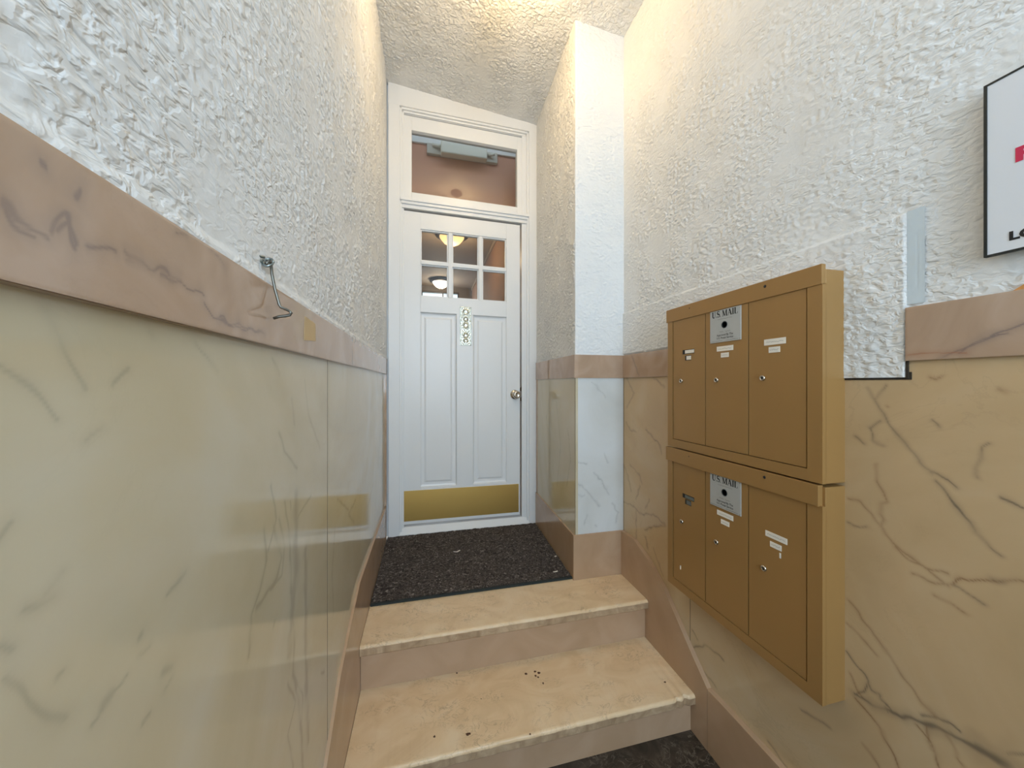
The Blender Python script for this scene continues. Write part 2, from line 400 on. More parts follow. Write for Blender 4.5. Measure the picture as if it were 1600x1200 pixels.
# natural veins of the individual slabs: (width, warm, [(along, up)...]) in metres on each wall
VEINS_R = [
  (0.003, 0, [(0.663,-0.666),(0.628,-0.693),(0.618,-0.702),(0.628,-0.734),(0.642,-0.754)]),
  (0.007, 0, [(0.645,-0.755),(0.628,-0.753),(0.608,-0.749),(0.583,-0.739),(0.556,-0.73),(0.539,-0.719)]),
  (0.01, 0, [(0.539,-0.719),(0.526,-0.713),(0.5,-0.703),(0.478,-0.695)]),
  (0.02, 0, [(0.478,-0.695),(0.465,-0.693),(0.443,-0.691)]),
  (0.026, 0, [(0.447,-0.69),(0.422,-0.689),(0.405,-0.686),(0.383,-0.684)]),
  (0.004, 0, [(0.526,-0.699),(0.503,-0.681),(0.481,-0.678),(0.471,-0.68)]),
  (0.004, 0, [(0.618,-0.706),(0.611,-0.718),(0.598,-0.717),(0.595,-0.726),(0.577,-0.733)]),
  (0.003, 0, [(0.589,-0.736),(0.583,-0.743),(0.575,-0.733),(0.586,-0.732)]),
  (0.002, 1, [(0.66,-0.533),(0.625,-0.569),(0.598,-0.591),(0.574,-0.62),(0.545,-0.649),(0.526,-0.673),(0.508,-0.682)]),
  (0.0015, 1, [(0.66,-0.592),(0.628,-0.612),(0.602,-0.629)]),
  (0.0022, 1, [(0.645,-0.765),(0.615,-0.779),(0.595,-0.793),(0.583,-0.816),(0.568,-0.832),(0.56,-0.85)]),
  (0.0022, 1, [(0.531,-0.729),(0.515,-0.739),(0.505,-0.757),(0.498,-0.784)]),
  (0.002, 1, [(0.515,-0.714),(0.517,-0.744),(0.51,-0.755)]),
  (0.002, 1, [(0.488,-0.705),(0.478,-0.72),(0.474,-0.739),(0.465,-0.746)]),
  (0.0022, 1, [(0.481,-0.398),(0.476,-0.387),(0.469,-0.38),(0.445,-0.372),(0.42,-0.357),(0.394,-0.345)]),
  (0.003, 0, [(0.426,-0.359),(0.419,-0.358)]),
  (0.0015, 1, [(0.539,-0.409),(0.513,-0.409),(0.481,-0.398)]),
  (0.0018, 1, [(0.505,-0.433),(0.481,-0.439),(0.462,-0.446)]),
  (0.002, 0, [(0.775,-0.906),(0.735,-0.898),(0.698,-0.89)]),
  (0.0015, 0, [(0.872,-1.091),(0.84,-1.105),(0.814,-1.113)]),
  (0.0015, 1, [(0.656,-0.712),(0.642,-0.738),(0.628,-0.751)]),
  (0.002, 0, [(0.412,-0.667),(0.394,-0.646)]),
  (0.0015, 1, [(0.628,-0.861),(0.608,-0.873),(0.598,-0.887)]),
  (0.0012, 0, [(0.478,-0.399),(0.453,-0.405),(0.441,-0.413)]),
  (0.002, 0, [(0.621,-0.008),(0.606,-0.038),(0.59,-0.076),(0.563,-0.115),(0.541,-0.145),(0.524,-0.167),(0.511,-0.186)]),
  (0.003, 0, [(0.506,-0.198),(0.494,-0.212),(0.477,-0.238),(0.463,-0.257),(0.448,-0.283)]),
  (0.0018, 0, [(0.448,-0.283),(0.431,-0.302),(0.417,-0.313)]),
  (0.003, 0, [(0.514,-0.183),(0.487,-0.19),(0.475,-0.203)]),
  (0.0018, 1, [(0.66,-0.281),(0.633,-0.285),(0.613,-0.307),(0.594,-0.327),(0.578,-0.356),(0.552,-0.367),(0.527,-0.381),(0.506,-0.393),(0.487,-0.405)]),
  (0.0012, 1, [(0.572,-0.361),(0.546,-0.379),(0.517,-0.384),(0.487,-0.381)]),
  (0.0017, 1, [(0.603,-0.186),(0.602,-0.223),(0.59,-0.248),(0.584,-0.267),(0.595,-0.275),(0.598,-0.301),(0.59,-0.31),(0.595,-0.328)]),
  (0.0017, 0, [(0.616,-0.103),(0.61,-0.13),(0.59,-0.141)]),
  (0.0012, 0, [(0.618,-0.103),(0.597,-0.085)]),
  (0.0012, 0, [(0.647,-0.127),(0.626,-0.142)]),
  (0.0018, 0, [(0.434,-0.113),(0.443,-0.119),(0.442,-0.14),(0.45,-0.158),(0.446,-0.179)]),
  (0.0028, 0, [(0.419,-0.205),(0.406,-0.211),(0.395,-0.217)]),
  (0.0014, 0, [(0.511,-0.076),(0.499,-0.087)]),
  (0.0018, 1, [(0.421,-0.009),(0.413,-0.014)]),
  (0.0013, 0, [(0.662,-0.343),(0.644,-0.347),(0.623,-0.339)]),
  (0.002, 1, [(0.51,0.016),(0.503,0.01),(0.496,0.014)]),
  (0.0014, 0, [(0.587,-0.002),(0.606,-0.038)]),
  (0.002, 1, [(0.584,-0.05),(0.582,-0.051)]),
  (0.0025, 0, [(1.189,-0.967),(1.163,-0.984)]),
  (0.003, 0, [(1.184,-1.03),(1.122,-0.978),(1.074,-0.969),(1.038,-0.971)]),
  (0.0013, 0, [(1.195,-1.066),(1.074,-1.094)]),
  (0.0013, 0, [(0.956,-1.116),(0.871,-1.123),(0.845,-1.146)]),
]
VEINS_A = [
  (0.0022, 0, [(1.708,-0.621),(1.591,-0.617),(1.541,-0.634),(1.436,-0.601),(1.355,-0.614)]),
  (0.003, 0, [(1.502,-0.698),(1.436,-0.658),(1.355,-0.618)]),
  (0.0025, 0, [(1.494,-0.219),(1.436,-0.247),(1.387,-0.275)]),
  (0.0015, 0, [(1.387,-0.275),(1.381,-0.308)]),
  (0.002, 0, [(1.625,-0.413),(1.541,-0.451),(1.525,-0.484)]),
  (0.0015, 0, [(1.689,-0.427),(1.643,-0.486),(1.617,-0.548)]),
  (0.003, 0, [(1.494,-0.731),(1.479,-0.779)]),
  (0.0022, 0, [(1.436,0.031),(1.355,-0.013)]),
  (0.0015, 0, [(1.661,-0.2),(1.625,-0.236),(1.574,-0.239)]),
  (0.0018, 0, [(1.465,-0.539),(1.494,-0.594)]),
  (0.0014, 0, [(1.661,0.03),(1.591,-0.048),(1.661,-0.12)]),
  (0.0013, 0, [(1.436,-0.76),(1.368,-0.847)]),
  (0.0015, 0, [(1.574,-0.631),(1.574,-0.765)]),
  (0.0015, 0, [(1.541,-0.498),(1.574,-0.574)]),
]
VEINS_C = [
  (0.0022, 0, [(-0.015,-0.397),(0.028,-0.402),(0.058,-0.411)]),
  (0.0018, 0, [(0.001,-0.496),(0.07,-0.56),(0.136,-0.635)]),
  (0.0022, 0, [(0.103,-0.458),(0.146,-0.51),(0.185,-0.573)]),
  (0.0012, 0, [(0.163,-0.361),(0.185,-0.412)]),
  (0.0013, 0, [(0.092,0.01),(0.168,-0.065)]),
  (0.002, 0, [(0.207,-0.625),(0.241,-0.678),(0.23,-0.728)]),
  (0.0012, 0, [(0.006,-0.57),(0.049,-0.573)]),
  (0.0012, 0, [(0.065,-0.673),(0.049,-0.721)]),
  (0.0015, 0, [(0.112,-0.732),(0.114,-0.737)]),
]
VEINS_L = [
  (0.003, 0, [(0.315,0.051),(0.326,0.033),(0.333,0.017),(0.344,-0.004)]),
  (0.003, 0, [(0.288,0.013),(0.299,0.002),(0.31,-0.01),(0.324,-0.026)]),
  (0.0035, 0, [(0.716,-0.087),(0.739,-0.123),(0.806,-0.172)]),
  (0.002, 0, [(0.688,0.044),(0.716,0.018)]),
  (0.0015, 0, [(0.853,0.006),(0.879,-0.069),(0.968,-0.159)]),
  (0.0035, 0, [(0.369,0.001),(0.379,0.009),(0.384,0.013)]),
  (0.003, 0, [(0.411,0.05),(0.416,0.047)]),
  (0.002, 0, [(0.346,-0.044),(0.359,-0.037)]),
  (0.0018, 0, [(0.479,0.047),(0.523,0.016)]),
  (0.002, 0, [(0.778,-0.03),(0.792,-0.082)]),
  (0.0045, 0, [(0.292,-0.184),(0.305,-0.21),(0.318,-0.231),(0.328,-0.245)]),
  (0.005, 0, [(0.302,-0.148),(0.312,-0.149),(0.32,-0.149)]),
  (0.004, 0, [(0.432,-0.215),(0.447,-0.211),(0.462,-0.205)]),
  (0.003, 0, [(0.35,-0.268),(0.364,-0.26),(0.382,-0.258)]),
  (0.009, 0, [(0.36,-0.26),(0.366,-0.259)]),
  (0.006, 0, [(0.4,-0.316),(0.41,-0.315)]),
  (0.008, 0, [(0.43,-0.289),(0.439,-0.293)]),
  (0.004, 0, [(0.288,-0.095),(0.293,-0.088)]),
  (0.005, 0, [(0.29,-0.162),(0.295,-0.169)]),
  (0.006, 0, [(0.397,-0.233),(0.4,-0.231)]),
  (0.002, 0, [(0.429,-0.308),(0.44,-0.304)]),
  (0.002, 0, [(0.397,-0.249),(0.411,-0.25)]),
  (0.003, 0, [(0.315,-0.145),(0.326,-0.137)]),
  (0.0035, 0, [(0.323,-0.21),(0.326,-0.209)]),
  (0.006, 0, [(0.655,-0.236),(0.665,-0.291),(0.64,-0.327),(0.613,-0.349),(0.604,-0.405)]),
  (0.008, 0, [(0.693,-0.246),(0.729,-0.316),(0.704,-0.344),(0.631,-0.347)]),
  (0.005, 0, [(0.742,-0.219),(0.763,-0.284)]),
  (0.004, 0, [(0.681,-0.171),(0.704,-0.236),(0.671,-0.279)]),
  (0.009, 0, [(0.763,-0.284),(0.773,-0.359),(0.777,-0.426),(0.792,-0.513),(0.785,-0.573),(0.816,-0.655),(0.833,-0.74),(0.842,-0.825)]),
  (0.004, 0, [(0.716,-0.241),(0.742,-0.302),(0.729,-0.347),(0.681,-0.35)]),
  (0.004, 0, [(0.756,-0.571),(0.8,-0.641),(0.756,-0.666),(0.785,-0.76)]),
  (0.004, 0, [(0.792,-0.585),(0.842,-0.665),(0.833,-0.717)]),
  (0.003, 0, [(0.898,-0.254),(0.808,-0.274)]),
  (0.0035, 0, [(0.693,-0.419),(0.697,-0.412)]),
  (0.004, 0, [(0.975,-0.722),(1.005,-0.744)]),
  (0.0025, 0, [(0.77,-0.228),(0.773,-0.245)]),
  (0.003, 0, [(1.082,-0.368),(1.113,-0.375)]),
]
VEINS_L2 = [
  (0.004, 0, [(1.422,-0.433),(1.301,-0.442),(1.396,-0.506)]),
  (0.003, 0, [(1.146,-0.341),(1.301,-0.428)]),
  (0.002, 0, [(1.113,-0.419),(1.082,-0.53),(1.098,-0.648)]),
  (0.002, 0, [(1.888,-0.491),(1.714,-0.557)]),
]
VEINS_LR = [
  (0.004, 0, [(0.275,0.109),(0.283,0.105),(0.291,0.1),(0.297,0.098)]),
  (0.0045, 0, [(0.277,0.107),(0.281,0.099),(0.288,0.096)]),
  (0.004, 0, [(0.3,0.103),(0.313,0.119),(0.317,0.103),(0.321,0.097)]),
  (0.004, 0, [(0.305,0.105),(0.315,0.111),(0.323,0.1)]),
  (0.004, 0, [(0.333,0.103),(0.344,0.105),(0.355,0.104)]),
  (0.0025, 0, [(0.363,0.113),(0.385,0.109),(0.414,0.109)]),
  (0.002, 0, [(0.368,0.108),(0.432,0.11)]),
  (0.003, 0, [(0.297,0.143),(0.301,0.143)]),
  (0.003, 0, [(0.319,0.136),(0.323,0.138)]),
  (0.003, 0, [(0.428,0.153),(0.44,0.155)]),
  (0.002, 0, [(0.485,0.155),(0.512,0.149)]),
  (0.003, 0, [(0.47,0.089),(0.501,0.079),(0.562,0.078),(0.626,0.079)]),
  (0.0025, 0, [(0.501,0.083),(0.549,0.072),(0.608,0.081)]),
  (0.0025, 0, [(0.4,0.105),(0.432,0.107),(0.466,0.1)]),
]
STAINS = [(0.397, 1.398, 0.0069), (0.436, 1.400, 0.0057), (0.449, 1.390, 0.0069), (0.432, 1.380, 0.0057), (0.439, 1.371, 0.0046), (0.450, 1.338, 0.0046), (0.136, 1.203, 0.0080), (0.143, 1.204, 0.0046), (0.027, 1.222, 0.0046), (0.342, 1.154, 0.0034), (0.922, 1.230, 0.0046), (0.201, 1.327, 0.0023), (0.122, 1.469, 0.0046)]
SCRAPS = [(0.175, 2.103), (0.719, 1.916), (0.660, 1.759)]
BAND_L = [(0.03, 0, [(0.80, -0.23), (0.80, -0.38), (0.76, -0.52)]), (0.02, 0, [(0.86, -0.36), (0.86, -0.58), (0.88, -0.80)])]

def stuff(o): o['kind'] = 'stuff'; return o

# ================================================================== the setting
YB, YF = 2.446, -2.00           # door wall, street wall
LZ, FZ = -1.0, -1.34            # landing and lower floor
def ceil_z(x): return 1.955 - 0.090 * (x + 0.25)
def seq(a0, a1, step): return np.linspace(a0, a1, int(round((a1 - a0) / step)) + 1)

# lower floor
mb = MB(); mb.box(FW, -0.40, 1.15, FZ - 0.08, FZ, YF - 0.1, 1.30)
struct(mesh_obj('floor', mb, M_dark))

# left wall -----------------------------------------------------------------
As = seq(0.02, YB + 0.01, 0.004); Bs = seq(0.145, 1.975, 0.004)
A, B = np.meshgrid(As, Bs)
h = stucco(A, B, 0) * (0.7 + 1.8 * sstep(0.5, 1.6, A)) + 0.0008
h *= 1 - 0.6 * sstep(0.19, 0.165, B)
h *= 1 - 0.75 * sstep(2.30, 2.42, A)                      # flatter next to the casing
h += 0.004 * sstep(0.178, 0.166, B)                       # rounded ridge of paint along the rail
slab = MB(); slab.box(FL, YF - 0.1, 2.60, FZ - 0.06, 2.05, -0.15, -0.012)
slab.box(FL, YF, 0.02, 0.145, 1.975, -0.012, 0.001)
wall_left = struct(grid_mesh('wall_left', [FL.grid(As, Bs, h)], [M_plaster], extra=slab))
def marble_panel(name, fr, a0, a1, b0, b1, n, veins, parent, mat, res=0.003, back=0.012, seed=0, jitter=0.005, soft=1.0, gain=1.0, near=None, minw=0.0009, thin=1.0):
    As = seq(a0, a1, res) if near is None else np.concatenate([seq(a0, near, res * 0.4), seq(near, a1, res)[1:]]); Bs = seq(b0, b1, res); A, B = np.meshgrid(As, Bs)
    edge = np.minimum(np.minimum(A - a0, a1 - A), np.minimum(B - b0, b1 - B))
    H = n - 0.0004 * sstep(0.002, 0.0, edge) + 0.0005 * perlin(A * 2.2, B * 2.2, seed + 40)
    g, w = veins_at(A, B, veins, jitter, seed, soft, gain, minw, thin) if veins else (np.zeros(A.shape), np.zeros(A.shape))
    ex = MB(); ex.box(fr, a0, a1, b0, b1, n - back, n - 0.003)
    return grid_mesh(name, [fr.grid(As, Bs, H)], [mat], extra=ex, attrs=dict(vein_grey=g.ravel(), vein_warm=w.ravel()), parent=parent)
NL = -0.006
mb = MB(); mb.box(FL, 1.0362, 1.0388, -1.34, 0.064, -0.02, NL + 0.0001); mesh_obj('joint', mb, M_joint, wall_left)
marble_panel('marble_panel', FL, 0.06, 1.0365, -1.34, 0.068, NL, VEINS_L + BAND_L, wall_left, M_cream, seed=1, jitter=0.004, soft=1.9, gain=0.34, near=0.45, thin=0.5)
marble_panel('marble_panel', FL, 1.0385, 2.395, -1.34, 0.068, NL, VEINS_L2, wall_left, M_cream, res=0.005, seed=2, soft=1.5, gain=0.5)
marble_panel('marble_panel', FL, YF, 0.058, -1.34, 0.068, NL, None, wall_left, M_cream, res=0.05, seed=3)
# cap rail in two lengths, thin end strip beside the casing
marble_panel('cap_rail', FL, 0.10, 1.30, 0.062, 0.160, 0.006, VEINS_LR, wall_left, M_pink, res=0.002, back=0.02, seed=4, jitter=0.012, soft=1.2, gain=0.75, near=0.5)
marble_panel('cap_rail', FL, 1.3015, 2.405, 0.064, 0.160, 0.006, None, wall_left, M_pink, res=0.02, back=0.02, seed=5)
marble_panel('cap_rail', FL, YF, 0.0985, 0.062, 0.160, 0.006, None, wall_left, M_pink, res=0.05, back=0.02, seed=6)
mb = MB(); mb.box(FL, 2.387, 2.410, -0.775, 0.064, -0.012, 0.004, 0.001); mesh_obj('edge_strip', mb, M_pink, wall_left)

# left base: level along the landing, ramping down beside the steps
basep = [(2.412, -0.785), (1.47, -0.765), (1.30, -0.815), (1.153, -0.868), (1.002, -0.975), (0.86, -1.112), (0.86, -1.345), (2.412, -1.345)]
mb = MB(); mb.prism(FL, basep, -0.010, 0.0025)
bl = struct(mesh_obj('baseboard_left', mb, M_pinkbase))
mb = MB(); mb.box(FL, YF, 0.858, -1.34, -1.112, -0.010, 0.0025, 0.001); mesh_obj('base_length', mb, M_pinkbase, bl)

# right wall ------------------------------------------------------------------
As = seq(0.10, 1.700, 0.004); Bs = seq(0.0145, 1.90, 0.004)
A, B = np.meshgrid(As, Bs)
h = stucco(A, B, 20, 1.0) * (0.8 + 1.1 * sstep(0.6, 1.4, A))
patch = sstep(0.549, 0.552, A) * sstep(0.374, 0.370, B)    # later, thicker plaster round the mailboxes
patch *= 1 - sstep(0.157, 0.153, B) * sstep(1.236, 1.242, A)
stripe = sstep(0.518, 0.520, A) * sstep(0.551, 0.549, A) * sstep(0.375, 0.371, B)
hp = stucco(A * 0.85, B * 0.85, 33, 0.95) + 0.0058
h = h * (1 - patch) + hp * patch
h = h * (1 - stripe) + 0.0008 * stripe
h *= 1 - 0.7 * sstep(1.62, 1.69, A) * (1 - patch)
out = (1 - patch) * sstep(0.155, 0.145, B)
h = h * (1 - out) - 0.003 * out
slab = MB(); slab.box(FR, YF - 0.1, 2.60, FZ - 0.06, 2.05, -0.15, -0.012)
slab.box(FR, YF, 0.10, 0.145, 1.90, -0.012, 0.001)
wall_right = struct(grid_mesh('wall_right', [FR.grid(As, Bs, h)], [M_plaster], extra=slab))
NR = 0.003
mb = MB(); mb.box(FR, 1.2009, 1.2033, -1.34, 0.034, -0.015, NR + 0.0001); mesh_obj('joint', mb, M_joint, wall_right)
marble_panel('marble_panel', FR, 1.203, 1.692, -1.34, 0.036, NR, VEINS_A, wall_right, M_tan, res=0.003, back=0.015, seed=11, jitter=0.010, gain=0.75, minw=0.0006, thin=0.7)
marble_panel('marble_panel', FR, 0.12, 1.2012, -1.34, 0.052, NR, VEINS_R, wall_right, M_tan, res=0.0028, back=0.015, seed=12, jitter=0.006, gain=0.80, minw=0.0017, thin=0.6)
marble_panel('marble_panel', FR, YF, 0.118, -1.34, 0.052, NR, None, wall_right, M_tan, res=0.05, back=0.015, seed=13)
marble_panel('cap_rail', FR, 1.2455, 1.694, 0.033, 0.150, 0.010, [(.003, 0, [(1.60, .14), (1.57, .09), (1.54, .04)])], wall_right, M_pink, res=0.004, back=0.02, seed=14)
marble_panel('cap_rail', FR, 0.12, 0.5485, 0.050, 0.165, 0.010,
             [(.004, 0, [(0.49, .052), (0.47, .066), (0.45, .074), (0.43, .088), (0.40, .10), (0.36, .115)]), (.003, 0, [(0.47, .06), (0.44, .085), (0.41, .09)]), (.003, 1, [(0.545, .062), (0.50, .064), (0.46, .06)])],
             wall_right, M_pink, res=0.002, back=0.02, seed=15)
marble_panel('cap_rail', FR, YF, 0.1185, 0.050, 0.165, 0.010, None, wall_right, M_pink, res=0.05, back=0.02, seed=16)
mb = MB(); mb.box(FR, 0.544, 0.672, 0.0095, 0.0145, -0.01, 0.0042); mb.box(FR, 0.5455, 0.5495, 0.012, 0.10, -0.01, 0.0062)
mb.box(FR, 0.541, 0.5495, 0.0095, 0.026, -0.01, 0.0045)
mesh_obj('open_joint', mb, M_caulk, wall_right)
# smooth strip of newer filler and a bit of bared plaster on the rail
As = seq(0.5205, 0.5490, 0.002); Bs = seq(0.172, 0.374, 0.002); A, B = np.meshgrid(As, Bs)
grid_mesh('filler_strip', [FR.grid(As, Bs, 0.0030 + 0.0003 * perlin(A * 60, B * 30, 3) - 0.0012 * sstep(.0012, 0, np.abs(A - 0.532)) * (B > 0.2) * (B < 0.32))], [M_patch], parent=wall_right)
mb = MB(); pts = [(0.404, 0.1655), (0.398, 0.170), (0.390, 0.1755), (0.382, 0.174), (0.370, 0.178), (0.360, 0.1655)]
mb.prism(FR, pts, 0.0, 0.007); mesh_obj('bared_plaster', mb, M_brick, wall_right)

# right base: sloping stringer stone and the level length along the floor
mb = MB(); mb.prism(FR, [(1.692, -0.772), (1.565, -0.771), (1.45, -0.815), (1.339, -0.885), (1.175, -1.041), (1.0945, -1.113), (1.0945, -1.345), (1.692, -1.345)], -0.010, 0.022)
br = struct(mesh_obj('baseboard_right', mb, M_pinkbase))
mb = MB(); mb.box(FR, YF, 1.093, -1.34, -1.113, -0.010, 0.022, 0.0015); mesh_obj('base_length', mb, M_pinkbase, br)

# pillar that narrows the recess ------------------------------------------------
fa = seq(0.0, 0.277, 0.004); fb = seq(0.14, 1.90, 0.004); A, B = np.meshgrid(fa, fb)
hf = stucco(A + 5, B, 50, 1.2) * sstep(0, 0.012, A) * sstep(0.277, 0.262, A)
qa = seq(0.0, 0.756, 0.004); Aq, Bq = np.meshgrid(qa, fb)
hq = stucco(Aq + 9, Bq, 60, 2.3) * sstep(0, 0.012, Aq) * sstep(0.756, 0.72, Aq)
slab = MB()
ftop = 1.93
vs = [(0.754, 1.704), (1.03, 1.704), (1.03, 2.60), (0.786, 2.60)]
slab.add([(x, y, LZ) for x, y in vs] + [(x, y, ftop) for x, y in vs], [[0, 1, 2, 3], [4, 5, 6, 7], [0, 1, 5, 4], [1, 2, 6, 5], [2, 3, 7, 6], [3, 0, 4, 7]])
wall_pillar = struct(grid_mesh('wall_pillar', [FQ.grid(qa, fb, hq)], [M_plaster_far], extra=slab))
grid_mesh('pillar_front', [FP.grid(fa, fb, hf)], [M_plaster_soft], parent=wall_pillar)
marble_panel('marble_panel', FP, 0.003, 0.272, -0.775, 0.033, 0.003, VEINS_C, wall_pillar, M_white, res=0.003, back=0.016, seed=21, jitter=0.010, gain=0.6)
marble_panel('marble_panel', FQ, -0.003, 0.730, -0.78, 0.033, 0.003, [(.003, 0, [(0.1, -.25), (0.06, -.4), (0.12, -.55)]), (.002, 0, [(0.3, -.1), (0.22, -.35), (0.28, -.6)]), (.002, 0, [(0.5, -.2), (0.42, -.5)])], wall_pillar, M_cream, res=0.005, back=0.016, seed=22, jitter=0.012, gain=0.4)
marble_panel('cap_rail', FP, -0.008, 0.267, 0.031, 0.150, 0.008, None, wall_pillar, M_pink, res=0.02, back=0.021, seed=23)
marble_panel('cap_rail', FQ, -0.008, 0.745, 0.031, 0.150, 0.008, None, wall_pillar, M_pink, res=0.02, back=0.021, seed=24)
mb = MB(); mb.box(FQ, 0.715, 0.744, -0.772, 0.033, -0.012, 0.006, 0.001); mesh_obj('edge_strip', mb, M_pink, wall_pillar)
mb = MB(); mb.box(FP, -0.014, 0.2555, -1.0, -0.771, -0.012, 0.010, 0.0012); mesh_obj('base_stone', mb, M_pinkbase, wall_pillar)
mb = MB(); mb.box(FQ, -0.008, 0.744, -1.0, -0.775, -0.012, 0.010, 0.0012); mesh_obj('base_stone', mb, M_pinkbase, wall_pillar)

# ceiling, slightly out of level -------------------------------------------------
FCx = seq(-0.252, 1.022, 0.004); FCy = seq(1.15, YB, 0.004)
X, Y = np.meshgrid(FCx, FCy)
hc = stucco(X + 3, Y, 70, 1.9) * (1 - 0.8 * sstep(0.16, 0.05, np.hypot(X - 0.15, (Y - 2.0) * 0.8)))
P = np.stack([X, Y, ceil_z(X) - hc], -1).reshape(-1, 3)
slab = MB()
def ceil_box(mbx, x0, x1, y0, y1, up0, up1):
    vs = [(x, y, ceil_z(x) + u) for u in (up0, up1) for x, y in ((x0, y0), (x1, y0), (x1, y1), (x0, y1))]
    mbx.add(vs, [[0, 1, 2, 3], [4, 5, 6, 7], [0, 1, 5, 4], [1, 2, 6, 5], [2, 3, 7, 6], [3, 0, 4, 7]])
ceil_box(slab, -0.42, 1.16, YF - 0.1, 2.60, 0.012, 0.10)
ceil_box(slab, -0.252, 1.022, YF, 1.15, -0.001, 0.012)
ceiling = struct(grid_mesh('ceiling', [(P, len(FCx), len(FCy))], [M_plaster_far], extra=slab))

# street wall behind the viewer with its glazed entrance --------------------------
mb = MB()
FWf = FW
mb.box(FW, -0.26, -0.06, FZ, 1.97, YF - 0.1, YF); mb.box(FW, 0.84, 1.03, FZ, 1.97, YF - 0.1, YF)
mb.box(FW, -0.06, 0.84, 1.45, 1.97, YF - 0.1, YF); mb.box(FW, -0.06, 0.84, FZ, -0.40, YF - 0.1, YF)
wall_front = struct(mesh_obj('wall_front', mb, M_plaster))

# ================================================================== stairs
st = thing('marble_stairs', 'two worn beige marble steps with pinkish risers up to the landing at the white door', 'stairs', (0.38, 1.35, FZ))
def tread(a0, a1, y0, y1, ztop, thick, seed):
    """slab with a rounded, slightly chipped nosing"""
    xs = seq(a0, a1, 0.006); m = MB()
    r = 0.011
    prof = [(y1, -thick), (y0 + 0.003, -thick), (y0, -thick + 0.004), (y0, -r)] + [(y0 + r - r * math.cos(q), -r + r * math.sin(q)) for q in np.linspace(0.25, math.pi / 2, 5)] + [(y1, 0.0)]
    vs = []; k = len(prof)
    for x in xs:
        chip = 0.0022 * perlin(np.array([x * 28.0]), np.array([seed * 1.7]), seed)[0] + 0.003 * max(0, perlin(np.array([x * 60.0]), np.array([seed * 2.3]), seed + 1)[0])
        chip += 0.010 * math.exp(-((x - 0.955) / 0.010) ** 2) + 0.006 * math.exp(-((x - 0.92) / 0.008) ** 2) if seed == 5 else 0
        for j, (y, z) in enumerate(prof):
            e = chip if 1 <= j <= k - 2 else 0
            vs.append((x, y + e, ztop + z - (0.35 * e if j == k - 2 else 0)))
    fs = []; ff = []
    for i in range(len(xs) - 1):
        for j in range(k):
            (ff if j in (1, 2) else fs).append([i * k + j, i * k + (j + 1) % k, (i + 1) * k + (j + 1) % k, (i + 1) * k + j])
    fs.append(list(range(k))); fs.append([(len(xs) - 1) * k + j for j in range(k)])
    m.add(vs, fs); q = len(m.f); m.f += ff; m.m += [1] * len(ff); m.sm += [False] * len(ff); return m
def stains_tread(m, name):
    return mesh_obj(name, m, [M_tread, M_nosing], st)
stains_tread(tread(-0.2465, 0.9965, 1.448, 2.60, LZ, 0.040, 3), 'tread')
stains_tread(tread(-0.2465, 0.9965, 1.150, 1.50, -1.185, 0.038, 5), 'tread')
mb = MB(); mb.box(FW, -0.2465, 0.9965, -1.187, LZ - 0.038, 1.472, 1.60); mesh_obj('riser', mb, M_pinkbase, st)
mb = MB(); mb.box(FW, -0.2465, 0.9965, FZ, -1.185 - 0.036, 1.176, 1.30); mesh_obj('riser', mb, M_pinkbase, st)
# dark drips and chips on the lower tread
mb = MB()
rr = random.Random(4)
def blot(x, y, r):
    pts = [(x + r * rr.uniform(.6, 1.1) * math.cos(t), y + r * rr.uniform(.6, 1.1) * math.sin(t)) for t in np.linspace(0, 2 * math.pi, 9)[:-1]]
    mb.add([(p[0], p[1], -1.1846) for p in pts] + [(p[0], p[1], -1.1851) for p in pts], [list(range(8))] + [[i, (i + 1) % 8, 8 + (i + 1) % 8, 8 + i] for i in range(8)])
for x, y, r in STAINS: blot(x, y, r)
stuff(mesh_obj('drip_stain', mb, simple('dried_drip', srgb(86, 52, 32), 0.5), st))

# ================================================================== door wall
OA0, OA1 = -0.145, 0.690       # clear opening between the moulded steps
mb = MB()
mb.box(FD, -0.262, OA0 - 0.028, LZ, 2.0, -0.14, -0.004); mb.box(FD, OA1 + 0.028, 0.80, LZ, 2.0, -0.14, -0.004)
mb.box(FD, OA0 - 0.028, OA1 + 0.028, 1.80, 2.0, -0.14, -0.004)
wall_back = struct(mesh_obj('wall_back', mb, M_paint))
tr = MB(); tr.box(FD, -0.240, -0.168, LZ, 1.815, -0.004, 0.022, 0.003)
trim1 = struct(mesh_obj('trim_1', tr, M_paint))
mb = MB(); mb.box(FD, 0.715, 0.776, LZ, 1.815, -0.004, 0.022, 0.003); mesh_obj('casing_side', mb, M_paint, trim1)
mb = MB(); mb.prism(FD, [(-0.240, 1.812), (0.776, 1.812), (0.776, 1.900), (-0.240, 1.972)], -0.004, 0.0225); mesh_obj('casing_head', mb, M_paint, trim1)
for n1, d0, d1 in ((0.012, 0.000, 0.013), (-0.002, 0.012, 0.025)):
    mb = MB()
    mb.box(FD, -0.170 + d0, -0.170 + d1 + 0.002, LZ, 1.815 - d0, -0.05, n1, 0.0025)
    mb.box(FD, 0.717 - d1 - 0.002, 0.717 - d0, LZ, 1.815 - d0, -0.05, n1, 0.0025)
    mb.box(FD, -0.170 + d0, 0.717 - d0, 1.815 - d1 - 0.002, 1.815 - d0, -0.05, n1, 0.0025)
    mesh_obj('casing_moulding', mb, M_paint, trim1)
